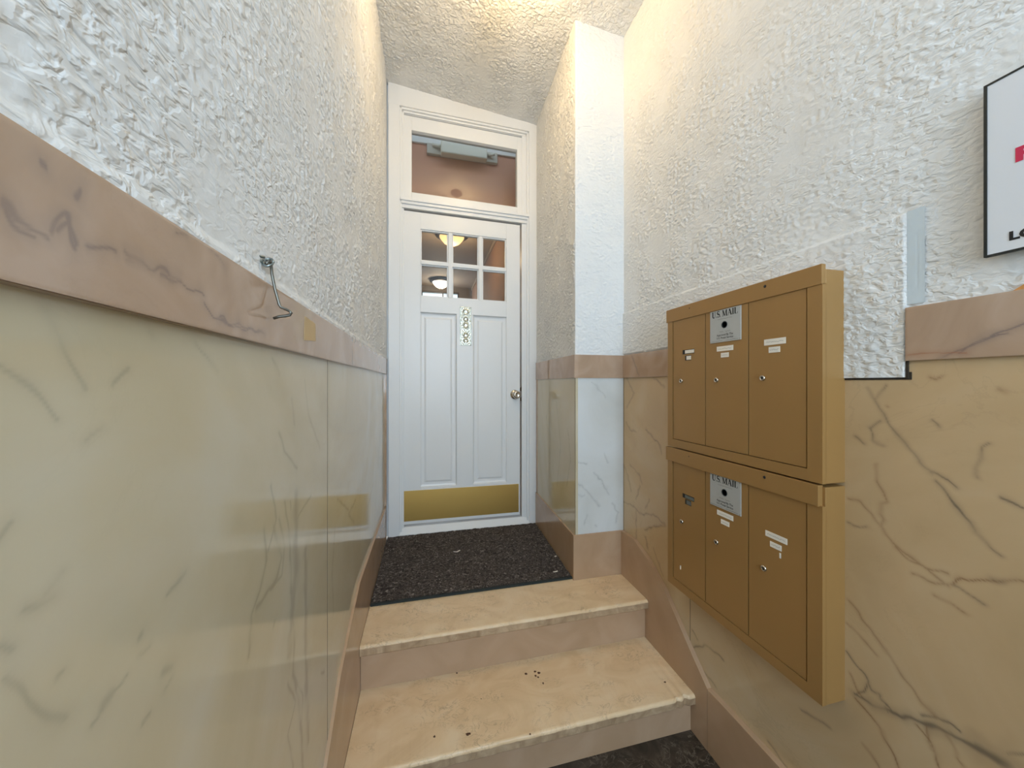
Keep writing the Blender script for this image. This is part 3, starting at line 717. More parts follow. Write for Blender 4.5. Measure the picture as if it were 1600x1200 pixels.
# jamb with door stop
mb = MB(); mb.box(FD, -0.170, OA0 - 0.006, LZ, 1.80, -0.139, -0.012, 0.001); mesh_obj('jamb', mb, M_paint, trim1)
mb = MB(); mb.box(FD, 0.6675, 0.718, LZ, 1.80, -0.139, -0.004, 0.002); mesh_obj('jamb', mb, M_paint, trim1)
mb = MB(); mb.box(FD, -0.170, 0.718, 1.785, 1.805, -0.139, -0.012, 0.001); mesh_obj('jamb', mb, M_paint, trim1)
# transom bar with stepped moulding
mb = MB()
mb.box(FD, -0.166, 0.713, 1.198, 1.214, -0.10, 0.028, 0.003); mb.box(FD, -0.160, 0.707, 1.180, 1.199, -0.10, 0.019, 0.003)
mb.box(FD, -0.156, 0.703, 1.157, 1.181, -0.10, 0.008, 0.003)
mesh_obj('transom_bar', mb, M_paint, trim1)
# sill
mb = MB(); mb.profile(FD, [(LZ, 0.022), (LZ + 0.010, 0.024), (LZ + 0.050, -0.006), (LZ + 0.052, -0.10), (LZ, -0.10)], -0.175, 0.722)
mesh_obj('sill', mb, M_paint, trim1)

# transom window
mb = MB(); GA0, GA1, GB0, GB1 = -0.094, 0.634, 1.272, 1.684
mb.box(FD, -0.146, GA0, 1.213, 1.776, -0.055, -0.006, 0.002); mb.box(FD, GA1, 0.692, 1.213, 1.776, -0.055, -0.006, 0.002)
mb.box(FD, GA0, GA1, GB1, 1.776, -0.055, -0.0062, 0.002); mb.box(FD, GA0, GA1, 1.213, GB0, -0.055, -0.0062, 0.002)
win1 = struct(mesh_obj('window_1', mb, M_paint))
mb = MB(); mb.box(FD, GA0 - 0.006, GA1 + 0.006, GB0 - 0.006, GB1 + 0.006, -0.036, -0.032); mesh_obj('pane', mb, M_glass, win1)

# ---- the door
DN = -0.010; DT = -0.048       # face and back of the leaf
door = struct_empty('door_1', (0.25, 2.46, LZ + 0.06))
def dbox(name, a0, a1, b0, b1, n0=DT, n1=DN, bev=0.0015, mat=None, parent=door):
    m = MB(); m.box(FD, a0, a1, b0, b1, n0, n1, bev); return mesh_obj(name, m, mat or M_paint, parent)
D0, D1, DB, DTp = -0.150, 0.656, -0.936, 1.146
gl0, gl1, gb0, gb1 = -0.037, 0.556, 0.586, 1.036
dbox('stile', D0, gl0, DB, DTp); dbox('stile', gl1, D1, DB, DTp)
dbox('top_rail', gl0, gl1, gb1, DTp, n1=DN - 0.0002); dbox('lock_rail', gl0, gl1, 0.480, gb0, n1=DN - 0.0002)
dbox('bottom_rail', gl0, gl1, DB, -0.697, n1=DN - 0.0002); dbox('centre_stile', 0.2035, 0.3175, -0.697, 0.480, n1=DN - 0.0002)
# glazing bars
m1 = (0.143, 0.178); m2 = (0.3535, 0.387); hb = (0.799, 0.832)
def bar_v(a0, a1):
    m = MB(); pts = [(gb0, DT + .004)]; m = MB()
    m.box(FD, a0 - 0.004, a1 + 0.004, gb0, gb1, -0.044, -0.026, 0.001); m.box(FD, a0 + 0.003, a1 - 0.003, gb0, gb1, -0.03, DN - 0.002, 0.005)
    return mesh_obj('glazing_bar', m, M_paint, door)
bar_v(*m1); bar_v(*m2)
m = MB(); m.box(FD, gl0, gl1, hb[0] - .003, hb[1] + .003, -0.0435, -0.026, 0.001); m.box(FD, gl0, gl1, hb[0] + .003, hb[1] - .003, -0.03, DN - 0.003, 0.005)
mesh_obj('glazing_bar', m, M_paint, door)
m = MB()   # sticking round the glazed opening
for (a0, a1, b0, b1) in ((gl0, gl0 + .008, gb0, gb1), (gl1 - .008, gl1, gb0, gb1), (gl0, gl1, gb0, gb0 + .008), (gl0, gl1, gb1 - .008, gb1)):
    m.box(FD, a0, a1, b0, b1, -0.044, DN - 0.007, 0.002)
mesh_obj('glazing_bead', m, M_paint, door)
for (b0, b1) in ((gb0, hb[0]), (hb[1], gb1)):
    for (a0, a1) in ((gl0, m1[0]), (m1[1], m2[0]), (m2[1], gl1)):
        dbox('pane', a0 + 0.002, a1 - 0.002, b0 + 0.002, b1 - 0.002, -0.037, -0.034, 0, M_glass)
def panel(a0, a1, b0, b1):
    m = MB(); loops = [(0.0, DN - 0.001), (0.005, DN - 0.014), (0.014, DN - 0.017), (0.030, DN - 0.017), (0.042, DN - 0.011)]
    vs = []; fs = []
    for ins, n in loops: vs += [FD.p(a0 + ins, b0 + ins, n), FD.p(a1 - ins, b0 + ins, n), FD.p(a1 - ins, b1 - ins, n), FD.p(a0 + ins, b1 - ins, n)]
    for k in range(len(loops) - 1):
        for i in range(4): fs.append([4 * k + i, 4 * k + (i + 1) % 4, 4 * k + 4 + (i + 1) % 4, 4 * k + 4 + i])
    k = 4 * (len(loops) - 1); fs.append([k, k + 1, k + 2, k + 3])
    m.add(vs, fs); m.box(FD, a0, a1, b0, b1, DT + .006, DN - 0.019)
    return mesh_obj('panel', m, M_paint, door)
panel(gl0 - .006, 0.2035, -0.697, 0.480); panel(0.3175, gl1 + .006, -0.697, 0.480)
# brass kick plate with its pins
kp = dbox('kick_plate', D0 + 0.006, 0.646, -0.915, -0.713, DN, DN + 0.0016, 0.0004, M_brass); kp['label'] = 'brushed brass kick plate'
m = MB()
for a in np.linspace(-0.12, 0.62, 12):
    for b in (-0.905, -0.723): m.lathe(FD, a, b, DN + 0.0014, [(0.0028, 0), (0.0026, 0.001), (0.001, 0.0016)], 10)
stuff(mesh_obj('plate_pin', m, M_brass, kp))
# embossed push plate
As = np.linspace(0.226, 0.304, 50); Bs = np.linspace(0.266, 0.532, 160); A, B = np.meshgrid(As, Bs)
ax = np.abs(A - 0.265); ed = np.minimum(np.minimum(A - 0.226, 0.304 - A), np.minimum(B - 0.266, 0.532 - B))
rel = 0.0022 * sstep(-0.1, 0.3, perlin(ax * 130, B * 130, 5)) + 0.0012 * perlin(ax * 260, B * 260, 6)
for cy, r0 in ((0.497, 0.017), (0.448, 0.013), (0.405, 0.016), (0.335, 0.014), (0.30, 0.012)):
    rd = np.hypot(A - 0.265, B - cy); rel = rel * sstep(r0 * .5, r0, rd) + 0.003 * np.exp(-((rd - r0) / 0.0035) ** 2)
rel *= sstep(0.002, 0.006, ed); rel += 0.0018 * np.exp(-((ed - 0.0025) / 0.0016) ** 2)
ex = MB(); ex.box(FD, 0.2255, 0.3045, 0.2655, 0.5325, DN, DN + 0.003)
pp = grid_mesh('push_plate', [FD.grid(As, Bs, DN + 0.003 + rel)], [M_silver], extra=ex, parent=door); pp['label'] = 'embossed silvery push plate'
m = MB()
for a, b in ((0.232, 0.527), (0.299, 0.527), (0.232, 0.272), (0.299, 0.272)): m.lathe(FD, a, b, DN + 0.0035, [(0.0026, 0), (0.0026, 0.0012), (0.001, 0.002)], 10)
stuff(mesh_obj('screw', m, M_hook, pp))
# knob with rose and keyhole
m = MB(); m.lathe(FD, 0.617, -0.072, DN, [(0.034, 0), (0.034, 0.003), (0.031, 0.008), (0.020, 0.011), (0.013, 0.016), (0.012, 0.026), (0.016, 0.031), (0.025, 0.037), (0.0285, 0.046), (0.0275, 0.056), (0.020, 0.063), (0.0125, 0.0655), (0.012, 0.064), (0.010, 0.0635)], 32)
kn = mesh_obj('door_knob', m, M_nickel, door); kn['label'] = 'satin nickel door knob'
m = MB(); m.box(FD, 0.6157, 0.6183, -0.079, -0.065, DN + 0.0632, DN + 0.0642); mesh_obj('keyhole', m, M_ink, kn)
# latch and bolt edges showing in the gap
m = MB(); m.box(FD, 0.6605, 0.667, -0.046, -0.020, -0.035, DN - .002); m.box(FD, 0.6605, 0.667, -0.118, -0.092, -0.035, DN - .002)
stuff(mesh_obj('latch_edge', m, M_gap, door))

# ================================================================== hall beyond the door
mb = MB(); mb.box(FW, -0.62, 0.98, LZ - 0.08, LZ - 0.002, 2.62, 7.05); struct(mesh_obj('floor_2', mb, M_tread))
mb = MB(); mb.box(FW, -0.62, -0.50, LZ, 2.30, 2.62, 7.05); struct(mesh_obj('wall_hall_left', mb, M_hallwall))
mb = MB(); mb.box(FW, 0.86, 0.98, LZ, 2.30, 2.62, 7.05); struct(mesh_obj('wall_hall_right', mb, M_hallwall))
mb = MB(); mb.box(FW, -0.50, 0.86, 1.85, 1.93, 3.10, 6.85); struct(mesh_obj('ceiling_2', mb, M_hallceil))
mb = MB(); mb.box(FW, -0.50, 0.86, 2.20, 2.28, 2.60, 3.10); struct(mesh_obj('ceiling_3', mb, M_paint))
mb = MB(); mb.box(FW, -0.50, 0.86, 1.42, 2.20, 3.0, 3.10); hd = struct(mesh_obj('wall_header', mb, M_header))
mb = MB(); mb.box(FW, -0.50, 0.86, 1.962, 2.19, 2.978, 3.0, 0.003); mesh_obj('white_band', mb, M_paint, hd)
mb = MB(); mb.box(FW, 0.845, 0.86, 1.80, 1.85, 3.1, 6.85, .003); struct(mesh_obj('trim_2', mb, M_hallceil))
# far end with its bright window over the exit
mb = MB(); mb.box(FW, -0.50, -0.09, LZ, 1.85, 6.85, 6.95); mb.box(FW, 0.61, 0.86, LZ, 1.85, 6.85, 6.95); mb.box(FW, -0.09, 0.61, 1.75, 1.85, 6.85, 6.95); mb.box(FW, -0.09, 0.61, LZ, 0.2, 6.85, 6.95)
struct(mesh_obj('wall_far', mb, simple('grey_brown_paint', srgb(120, 110, 102), 0.7)))
mb = MB()
mb.box(FW, -0.09, -0.065, 0.2, 1.75, 6.85, 6.93); mb.box(FW, 0.585, 0.61, 0.2, 1.75, 6.85, 6.93); mb.box(FW, -0.065, 0.585, 1.725, 1.75, 6.85, 6.93); mb.box(FW, -0.065, 0.585, 0.2, 0.26, 6.85, 6.93)
mb.box(FW, 0.298, 0.318, 0.26, 1.725, 6.86, 6.92); mb.box(FW, 0.47, 0.50, 0.26, 1.725, 6.86, 6.92)
w2 = struct(mesh_obj('window_2', mb, M_bronzelamp))
mb = MB(); mb.box(FW, -0.065, 0.585, 0.26, 1.725, 6.895, 6.90); mesh_obj('pane', mb, M_glass, w2)

def dome_lamp(label, x, y, ztop, r, col, glow, watts, lcol, base_mat):
    """flush lamp: bronze ring, frosted dome, finial, and the lamp's own light just under the dome"""
    t = thing('ceiling_lamp', label, 'lamp', (x, y, ztop))
    Fz = Frame((0, 0, 0), (1, 0, 0), (0, 1, 0))
    m = MB(); m.lathe(Fz, x, ztop, y, [(r * 1.0, 0), (r * 1.25, -0.014), (r * 1.28, -0.040), (r * 0.98, -0.050)], 32, axis='v'); mesh_obj('base_ring', m, base_mat, t)
    m = MB(); m.lathe(Fz, x, ztop, y, [(r * 0.97, -0.046), (r * 0.95, -0.062), (r * 0.84, -0.086), (r * 0.62, -0.124), (r * 0.30, -0.150), (r * 0.06, -0.154)], 32, axis='v')
    mesh_obj('glass_dome', m, emit_mat('lit_frosted_glass', col, glow), t)
    m = MB(); m.lathe(Fz, x, ztop, y, [(0.012, -0.150), (0.014, -0.158), (0.007, -0.168), (0.002, -0.174)], 16, axis='v'); mesh_obj('finial', m, base_mat, t)
    d = bpy.data.lights.new('lamp_light', 'POINT'); d.energy = watts; d.color = lcol; d.shadow_soft_size = 0.05
    lo = bpy.data.objects.new('lamp_light', d); C.objects.link(lo); lo.location = (x, y, ztop - 0.26 + ZC)
    return t
dome_lamp('lit hall lamp with amber glass dome, seen through the upper door panes', 0.305, 4.40, 1.85, 0.155, (1.0, 0.62, 0.27, 1), 1.05, LAMP_HALL, (1.0, 0.72, 0.42), M_bronzelamp)
dome_lamp('lit hall lamp with white frosted dome, seen through a lower door pane', 0.252, 6.42, 1.85, 0.150, (1.0, 0.90, 0.80, 1), 1.8, LAMP_HALL, (1.0, 0.82, 0.6), M_bronzelamp)
# vestibule pendant above the steps (just out of the picture)
t = thing('pendant_lamp', 'lit warm globe lamp hanging on a short rod over the steps', 'lamp', (0.34, 1.42, 1.64))
Fz = Frame((0, 0, 0), (1, 0, 0), (0, 1, 0))
m = MB(); m.lathe(Fz, 0.34, 0, 1.42, [(0.055, ceil_z(.34) + .004), (0.055, ceil_z(.34) - 0.02), (0.012, ceil_z(.34) - 0.03), (0.009, 1.825), (0.035, 1.82), (0.040, 1.790)], 24, axis='v'); mesh_obj('rod', m, M_bronzelamp, t)
m = MB(); m.lathe(Fz, 0.34, 1.73, 1.42, [(0.085 * math.sin(q) + .0005, 0.085 * math.cos(q)) for q in np.linspace(0.38, math.pi, 14)], 28, axis='v'); mesh_obj('glass_globe', m, emit_mat('lit_opal_glass', (1.0, 0.72, 0.38, 1), LAMP_VESTIBULE), t)

# white wall fixture on the header, seen through the transom
t = thing('wall_fixture', 'white box light fixture with bare end sockets, seen through the transom glass', 'light fixture', (0.30, 3.0, 1.86))
mb = MB(); mb.box(FW, 0.005, 0.590, 1.878, 1.962, 2.965, 3.0, 0.004); mesh_obj('mounting_plate', mb, simple('grey_white_enamel', srgb(196, 192, 182), 0.5), t)
mb = MB(); mb.box(FW, 0.115, 0.492, 1.860, 1.964, 2.900, 2.966, 0.010); mesh_obj('cover', mb, M_cover, t)
for s, x0, x1 in ((-1, 0.050, 0.112), (1, 0.495, 0.555)):
    mb = MB(); mb.tube([(x0, 2.955, 1.945 if s < 0 else 1.93), ((x0 + x1) / 2, 2.945, 1.935 if s < 0 else 1.925), (x1, 2.93, 1.925)], 0.012); mesh_obj('end_socket', mb, M_cover, t)

# ================================================================== floor mat
t = thing('floor_mat', 'charcoal carpet mat with dark green front binding lying before the white door', 'mat', (0.24, 2.06, LZ))
xs = seq(-0.244, 0.727, 0.004); ys = seq(1.712, 2.424, 0.004); X, Y = np.meshgrid(xs, ys)
hz = 0.009 + 0.0035 * perlin(X * 60, Y * 60, 81) + 0.003 * perlin(X * 140, Y * 140, 82) + 0.002 * sstep(.1, .4, perlin(X * 25, Y * 25, 83))
shift = 0.030 * (Y - 1.70) / 0.75 * (X > 0.3)
P = np.stack([X + 0.030 * (Y - 1.70) / 0.75 * (X + 0.244) / 0.97, Y, LZ + hz], -1).reshape(-1, 3)
ex = MB(); ex.add([(-0.245, 1.711, LZ), (0.728, 1.711, LZ), (0.757, 2.425, LZ), (-0.245, 2.425, LZ), (-0.245, 1.711, LZ + .006), (0.728, 1.711, LZ + .006), (0.757, 2.425, LZ + .006), (-0.245, 2.425, LZ + .006)], [[0, 1, 2, 3], [4, 5, 6, 7], [0, 1, 5, 4], [1, 2, 6, 5], [2, 3, 7, 6], [3, 0, 4, 7]])
grid_mesh('pile', [(P, len(xs), len(ys))], [M_mat], extra=ex, parent=t, smooth=False)
mb = MB(); mb.box(FW, -0.245, 0.733, LZ, LZ + 0.0085, 1.696, 1.714, 0.003); mesh_obj('binding', mb, M_bind, t)
def scrap(label, x, y, L, rot, curl):
    m = MB(); c, s = math.cos(rot), math.sin(rot); vs = []
    for i in range(5):
        u = (i / 4 - 0.5) * L
        for w in (-0.004, 0.004):
            vs.append((x + u * c - w * s, y + u * s + w * c + curl * u * u * 30, LZ + 0.0145 + curl * 0.3 * abs(u)))
    fs = [[2 * i, 2 * i + 1, 2 * i + 3, 2 * i + 2] for i in range(4)]
    m.add(vs, fs); k = len(vs); m.add([(a, b, c2 + 0.0006) for a, b, c2 in vs], fs)
    for i in range(4): m.f += [[2 * i, 2 * i + 2, k + 2 * i + 2, k + 2 * i], [2 * i + 1, 2 * i + 3, k + 2 * i + 3, k + 2 * i + 1]]; m.m += [0, 0]; m.sm += [False, False]
    return tag(mesh_obj('paper_scrap', m, M_label), label, 'scrap', 'paper scraps on the door mat')
scrap('curled white paper scrap lying on the middle of the charcoal mat', *SCRAPS[0], 0.040, 0.25, 0.5)
scrap('tiny white paper crumb on the mat beside the pillar base', *SCRAPS[1], 0.014, 0.6, 0.2)
scrap('thin white paper sliver near the front binding of the mat', *SCRAPS[2], 0.026, 0.15, 0.2)

# ================================================================== mailboxes
XM = 0.943
FM = Frame((XM, 0, 0), (0, -1, 0), (-1, 0, 0))        # a = -Y (reads left to right), b = z
def Fm(y0, y1): return (-y1, -y0)
def arc(cx, cy, rx, ry, t0, t1, n=9): return [(cx + rx * math.cos(math.radians(t)), cy + ry * math.sin(math.radians(t))) for t in np.linspace(t0, t1, n)]
def serif_text(m, fr, a, b, em, n, mi=0):
    """U.S. MAIL in a fat-face serif, drawn stroke by stroke"""
    x = a
    def st(pts, ws): m.ribbon(fr, [(x + p[0] * em, b + p[1] * em) for p in pts], [w * em for w in ws] if isinstance(ws, list) else ws * em, n, mi)
    def ser(cx, cy, w=0.34): st([(cx - w / 2, cy), (cx + w / 2, cy)], 0.06)
    # U
    st([(0.18, 1), (0.18, 0.35)] + arc(0.42, 0.33, 0.24, 0.30, 180, 360), [.22, .22] + [.22, .21, .19, .16, .13, .10, .08, .07, .07]); st([(0.66, 0.33), (0.66, 1)], .07); ser(0.18, 0.97); ser(0.66, 0.97, 0.26); x += 0.86 * em
    st([(0.02, 0.08), (0.14, 0.08)], 0.14); x += 0.20 * em
    # S
    st(arc(0.30, 0.74, 0.22, 0.24, 20, 270, 10) [:-1] + arc(0.30, 0.27, 0.24, 0.25, 90, -160, 10), [.07, .08, .10, .13, .15, .16, .18, .20, .22, .22, .21, .19, .16, .14, .11, .09, .08, .07, .07])
    st([(0.52, 0.78), (0.52, 1.0)], .05); st([(0.07, 0.0), (0.07, 0.26)], .05); x += 0.60 * em
    st([(0.02, 0.08), (0.14, 0.08)], 0.14); x += 0.48 * em
    # M
    st([(0.13, 0), (0.13, 1)], .07); st([(0.16, 1), (0.48, 0.05)], .20); st([(0.48, 0.05), (0.80, 1)], .07); st([(0.86, 0), (0.86, 1)], .22); ser(0.13, 0.03, .28); ser(0.86, 0.03, .36); ser(0.13, 0.97, .26); ser(0.88, 0.97, .30); x += 1.06 * em
    # A
    st([(0.08, 0), (0.42, 1)], .07); st([(0.40, 1), (0.74, 0)], .22); st([(0.20, 0.33), (0.62, 0.33)], .06); ser(0.08, 0.03, .26); ser(0.76, 0.03, .36); x += 0.92 * em
    # I
    st([(0.16, 0), (0.16, 1)], .22); ser(0.16, 0.03, .38); ser(0.16, 0.97, .38); x += 0.40 * em
    # L
    st([(0.16, 0), (0.16, 1)], .22); ser(0.16, 0.97, .36); st([(0.06, 0.03), (0.62, 0.03)], .06); st([(0.60, 0.0), (0.62, 0.30)], .06)
def font_into(m, fr, body, a, b, size, n, mi=0, bold=0.0, sx=1.0, align='LEFT', shear=0.0):
    c = bpy.data.curves.new('lettering', 'FONT'); c.body = body; c.size = size; c.offset = bold; c.align_x = align; c.shear = shear
    c.resolution_u = 3
    o = bpy.data.objects.new('lettering', c); C.objects.link(o)
    dg = bpy.context.evaluated_depsgraph_get(); me = bpy.data.meshes.new_from_object(o.evaluated_get(dg))
    m.add([fr.p(a + v.co.x * sx, b + v.co.y, n) for v in me.vertices], [list(p.vertices) for p in me.polygons], mi)
    bpy.data.objects.remove(o); bpy.data.curves.remove(c); bpy.data.meshes.remove(me)
def scribble(m, fr, a0, a1, b, hgt, n, seed, mi=1):
    r = random.Random(seed); k = max(6, int((a1 - a0) / 0.0014)); pts = [(a0 + (a1 - a0) * i / k, b + hgt * r.uniform(-.5, .5)) for i in range(k + 1)]
    m.ribbon(fr, pts, 0.0006, n, mi)

def mailbox(label, top, zb, strip, doors, locks, plate_z, slots, lower):
    """three-door wall mailbox: top = upper edge, zb = lower edge, strip = lower edge of the flange"""
    t = thing('mailbox', label, 'mailbox', (0.98, 0.956, zb), 'gold three-door mailboxes')
    y0, y1 = 0.667, 1.240
    zt = top - (0.012 if not lower else 0.004)
    m = MB(); m.box(FM, *Fm(y0, y1), zb, zt, -(1.0185 - XM), -0.010, 0.0015); mesh_obj('housing', m, M_bronze, t)
    # face frame: mitred strips
    fi0, fi1, fzb = 0.7030, 1.2125, zb + 0.030
    m = MB(); m.prism(FM, [(-y1, zb), (-fi1, fzb), (-fi1, strip), (-y1, strip)], -0.012, 0.0); mesh_obj('frame_strip', m, M_bronze, t)
    m = MB(); m.prism(FM, [(-y0, zb), (-fi0, fzb), (-fi0, strip), (-y0, strip)], -0.012, 0.0); mesh_obj('frame_strip', m, M_bronze, t)
    m = MB(); m.prism(FM, [(-y1, zb), (-fi1, fzb), (-fi0, fzb), (-y0, zb)], -0.012, 0.0); mesh_obj('frame_strip', m, M_bronze, t)
    m = MB(); m.box(FM, -fi1, -fi0, fzb, strip, -0.0105, -0.0085); mesh_obj('dark_gap', m, M_gap, t)
    # overlapping top flange with screw holes
    m = MB(); m.box(FM, -1.246, -(0.667 if not lower else 0.674), strip - 0.002, top, -0.011, 0.0022 if not lower else 0.0045, 0.0008); fl = mesh_obj('top_flange', m, M_bronze, t)
    m = MB(); hz = top - 0.016
    for hy, r in ((1.117, 0.0022), (0.817, 0.0042)): m.lathe(FM, -hy, hz, 0.0023 if not lower else 0.0046, [(r, -0.001), (r, 0.0002)], 14)
    stuff(mesh_obj('screw_hole', m, M_ink, fl))
    for k, (d0, d1) in enumerate(doors):
        m = MB(); m.box(FM, *Fm(d0, d1), fzb + 0.002, strip - 0.001, -0.010, -0.0012 - 0.0004 * (k == 0), 0.0008)
        dr = mesh_obj('door', m, M_bronze, t); dn = -0.0012
        ly, lz = locks[k]
        m = MB(); m.lathe(FM, -ly, lz, dn, [(0.0085, 0), (0.0085, 0.002), (0.0072, 0.0042), (0.0050, 0.0046), (0.0046, 0.0030)], 20); lk = mesh_obj('lock', m, M_nickel, dr)
        m = MB(); m.box(FM, -ly - 0.0012, -ly + 0.0012, lz - 0.0036, lz + 0.0036, dn + 0.0028, dn + 0.0050); mesh_obj('keyway', m, M_ink, dr)
        for s_i, (sy0, sy1, sz0, sz1, kind) in enumerate(slots[k]):
            m = MB()
            if kind == 'name':
                m.box(FM, *Fm(sy0, sy1), sz0, sz1, dn - 0.002, dn + 0.0009); scribble(m, FM, -sy1 + 0.10 * (sy1 - sy0), -sy0 - 0.1 * (sy1 - sy0), (sz0 + sz1) / 2, 0.004, dn + 0.0011, k * 7 + s_i)
                mesh_obj('name_label', m, [M_label, M_faint], dr)
            elif kind == 'open':
                m.box(FM, *Fm(sy0, sy1), sz0, sz1, dn - 0.004, dn + 0.0004, 0, 1); m.box(FM, -sy1 + 0.22 * (sy1 - sy0), -sy0, sz0 + 0.002, sz1 - 0.002, dn - 0.003, dn + 0.0009, 0, 0)
                mesh_obj('label_slot', m, [M_zinc if lower else M_label, M_ink], dr)
            else:
                m.box(FM, *Fm(sy0, sy1), sz0, sz1, dn - 0.002, dn + 0.0009); mesh_obj('paper_remnant', m, [M_label], dr)
    # post office plate
    pz1 = plate_z; pz0 = pz1 - 0.106; py0, py1 = 0.898, 1.020
    m = MB(); m.box(FM, *Fm(py0, py1), pz0, pz1, -0.0012, 0.0010, 0.0004); pl = mesh_obj('post_plate', m, M_alu, t); pl['label'] = 'aluminium plate reading U.S. MAIL'
    m = MB(); n = 0.0012; a0 = -py1
    serif_text(m, FM, a0 + 0.0085, pz1 - 0.0225, 0.0198, n)
    c = a0 + 0.061
    scribble(m, FM, c - 0.028, c + 0.028, pz1 - 0.0305, 0.0022, n, 3, 0)
    scribble(m, FM, c - 0.022, c - 0.005, pz0 + 0.0335, 0.0034, n, 5, 0); scribble(m, FM, c + 0.002, c + 0.022, pz0 + 0.0335, 0.0034, n, 6, 0)
    font_into(m, FM, 'Approved By The', c, pz0 + 0.0205, 0.0090, n, 0, 0.00012, align='CENTER')
    font_into(m, FM, 'U.S. Postal Service', c, pz0 + 0.0110, 0.0088, n, 0, 0.00012, align='CENTER')
    scribble(m, FM, a0 + 0.006, a0 + 0.052, pz0 + 0.0045, 0.0016, n, 8, 0); scribble(m, FM, a0 + 0.065, a0 + 0.112, pz0 + 0.0045, 0.0016, n, 9, 0)
    stuff(mesh_obj('lettering', m, M_ink, pl, recalc=False))
    m = MB(); m.lathe(FM, c - 0.001, pz1 - 0.0505, 0.001, [(0.0112, 0), (0.0112, 0.0008), (0.0095, 0.0010), (0.0085, -0.0004), (0.003, -0.0006)], 24); mesh_obj('arrow_lock', m, M_bind, pl)
    m = MB()
    for a in (a0 + .004, -py0 - .004):
        for b in (pz1 - .004, pz0 + .004): m.lathe(FM, a, b, 0.0009, [(0.0016, 0), (0.0012, 0.0008)], 8)
    stuff(mesh_obj('rivet', m, M_nickel, pl))
    return t
DOORS = [(1.0460, 1.2085), (0.8755, 1.0425), (0.7060, 0.8725)]
mailbox('upper gold metal mailbox with three doors and a level top flange, on the right wall', 0.295, -0.246, 0.247, DOORS,
        [(1.164, 0.012), (0.995, 0.013), (0.827, 0.017)], 0.2435,
        [[(1.097, 1.156, 0.112, 0.128, 'open'), (1.112, 1.142, 0.088, 0.106, 'open')],
         [(0.928, 0.993, 0.108, 0.124, 'name'), (0.945, 0.976, 0.087, 0.102, 'name')],
         [(0.759, 0.822, 0.110, 0.127, 'name'), (0.775, 0.808, 0.088, 0.104, 'name')]], False)
mailbox('lower gold metal mailbox under the other one, with a shorter flange, on marble', -0.2505, -0.790, -0.301, DOORS,
        [(1.161, -0.523), (0.995, -0.529), (0.823, -0.530)], -0.3025,
        [[(1.097, 1.156, -0.428, -0.413, 'open'), (1.112, 1.142, -0.449, -0.431, 'open'), (1.166, 1.170, -0.708, -0.694, 'stub')],
         [(0.928, 0.992, -0.4345, -0.4185, 'name'), (0.943, 0.976, -0.459, -0.444, 'name')],
         [(0.755, 0.818, -0.4335, -0.4175, 'name'), (0.771, 0.804, -0.458, -0.443, 'name'), (0.7725, 0.7765, -0.478, -0.464, 'stub')]], True)

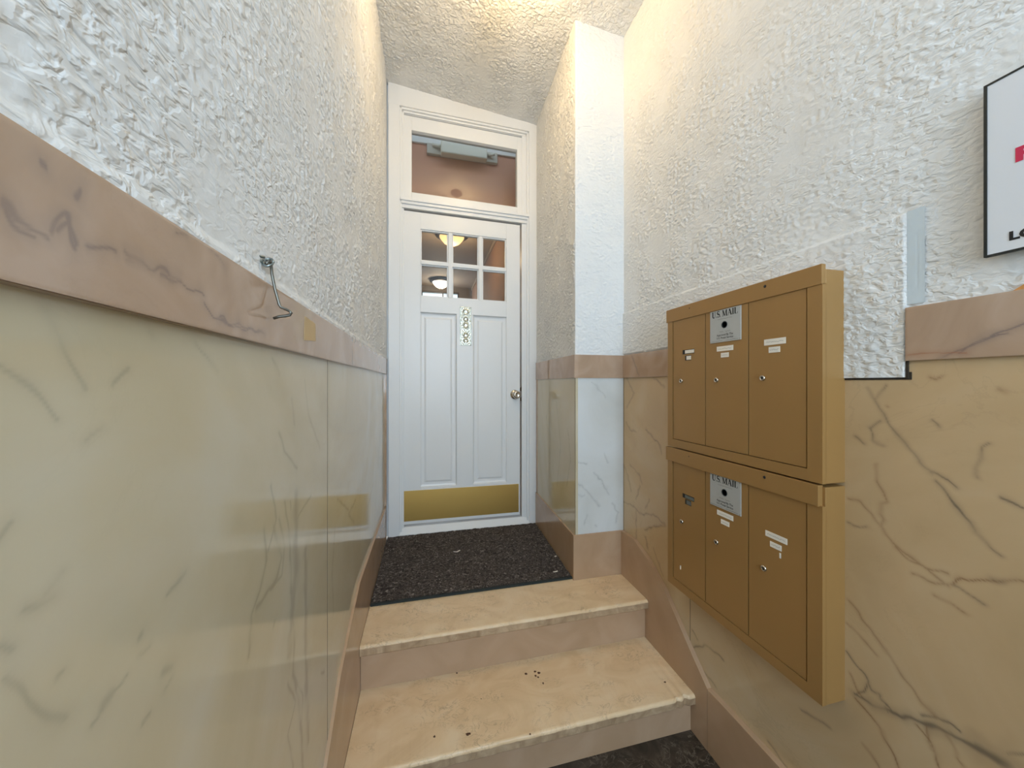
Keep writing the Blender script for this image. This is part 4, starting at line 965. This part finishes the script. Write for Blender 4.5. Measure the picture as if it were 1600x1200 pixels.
# ================================================================== small wall things
# hook and eye latch on the left wall
t = thing('hook_latch', 'dark wire hook hanging from a screw eye just above the pink marble rail', 'hook', (-0.235, 0.64, 0.10))
mb = MB(); ring = [(-0.250 + 0.010 + 0.007 * math.cos(q), 0.629 + 0.0055 * math.sin(q), 0.190 + 0.0075 * math.sin(q)) for q in np.linspace(0, 2 * math.pi, 17)]
mb.tube(ring, 0.0019, 8); mb.tube([(-0.262, 0.622, 0.191), (-0.246, 0.624, 0.190)], 0.0028, 8); mb.tube([(-0.252, 0.617, 0.196), (-0.246, 0.630, 0.198)], 0.0022, 8)
mesh_obj('screw_eye', mb, M_zinc, t)
mb = MB(); hp = [(-0.242, 0.627, 0.187), (-0.2415, 0.634, 0.194), (-0.242, 0.6405, 0.1965), (-0.2425, 0.646, 0.191), (-0.2415, 0.647, 0.176), (-0.2375, 0.647, 0.154), (-0.2315, 0.648, 0.1285),
     (-0.229, 0.648, 0.1245), (-0.222, 0.648, 0.1215), (-0.2155, 0.647, 0.1185), (-0.2135, 0.646, 0.1155), (-0.2150, 0.646, 0.1125), (-0.222, 0.645, 0.1100), (-0.231, 0.645, 0.1085), (-0.2385, 0.645, 0.1055)]
mb.tube(hp, 0.0023, 10); mesh_obj('hook_rod', mb, M_hook, t)
# scrap of old tape on the left rail
mb = MB(); mb.add([FL.p(a, b, n) for n in (0.0062, 0.0068) for a, b in ((0.812, 0.140), (0.884, 0.136), (0.886, 0.097), (0.808, 0.090))], [[0, 1, 2, 3], [4, 5, 6, 7], [0, 1, 5, 4], [1, 2, 6, 5], [2, 3, 7, 6], [3, 0, 4, 7]])
tag(mesh_obj('tape_scrap', mb, M_tape), 'small beige scrap of old tape stuck on the left marble rail', 'tape')
# sign
FS = Frame((1.0005, 0, 0), (0, -1, 0), (-1, 0, 0))
t = thing('wall_sign', 'white sign board with thin black edging, red and black letters, above the right marble rail', 'sign', (1.0, 0.20, 0.234))
sy0, sy1, sz0, sz1 = -0.05, 0.432, 0.2335, 0.5480
mb = MB(); mb.box(FS, -sy1, -sy0, sz0, sz1, -0.006, 0.0, 0.0006); mesh_obj('board', mb, M_board, t)
mb = MB(); e = 0.0034
for (a0, a1, b0, b1) in ((-sy1 - .001, -sy1 + e, sz0 - .001, sz1 + .001), (-sy0 - e, -sy0 + .001, sz0 - .001, sz1 + .001), (-sy1 + e, -sy0 - e, sz0 - .001, sz0 + e * .8), (-sy1 + e, -sy0 - e, sz1 - e * .8, sz1 + .001)):
    mb.box(FS, a0, a1, b0, b1, -0.0065, 0.0012, 0.0004)
mesh_obj('edging', mb, M_black, t)
mb = MB()
for b in (0.29, 0.49):
    for a in (-0.38, 0.0): mb.box(FS, a - .012, a + .012, b - .012, b + .012, -0.0185, -0.006)
stuff(mesh_obj('spacer', mb, M_black, t))
mb = MB(); font_into(mb, FS, 'P', -0.3975, 0.388, 0.0325, 0.0006, 0, 0.0016, 1.35)
mesh_obj('red_lettering', mb, M_red, t, recalc=False)
mb = MB(); font_into(mb, FS, 'LO', -0.4040, 0.2535, 0.0205, 0.0006, 0, 0.0010, 1.15)
stuff(mesh_obj('black_lettering', mb, M_ink, t, recalc=False))
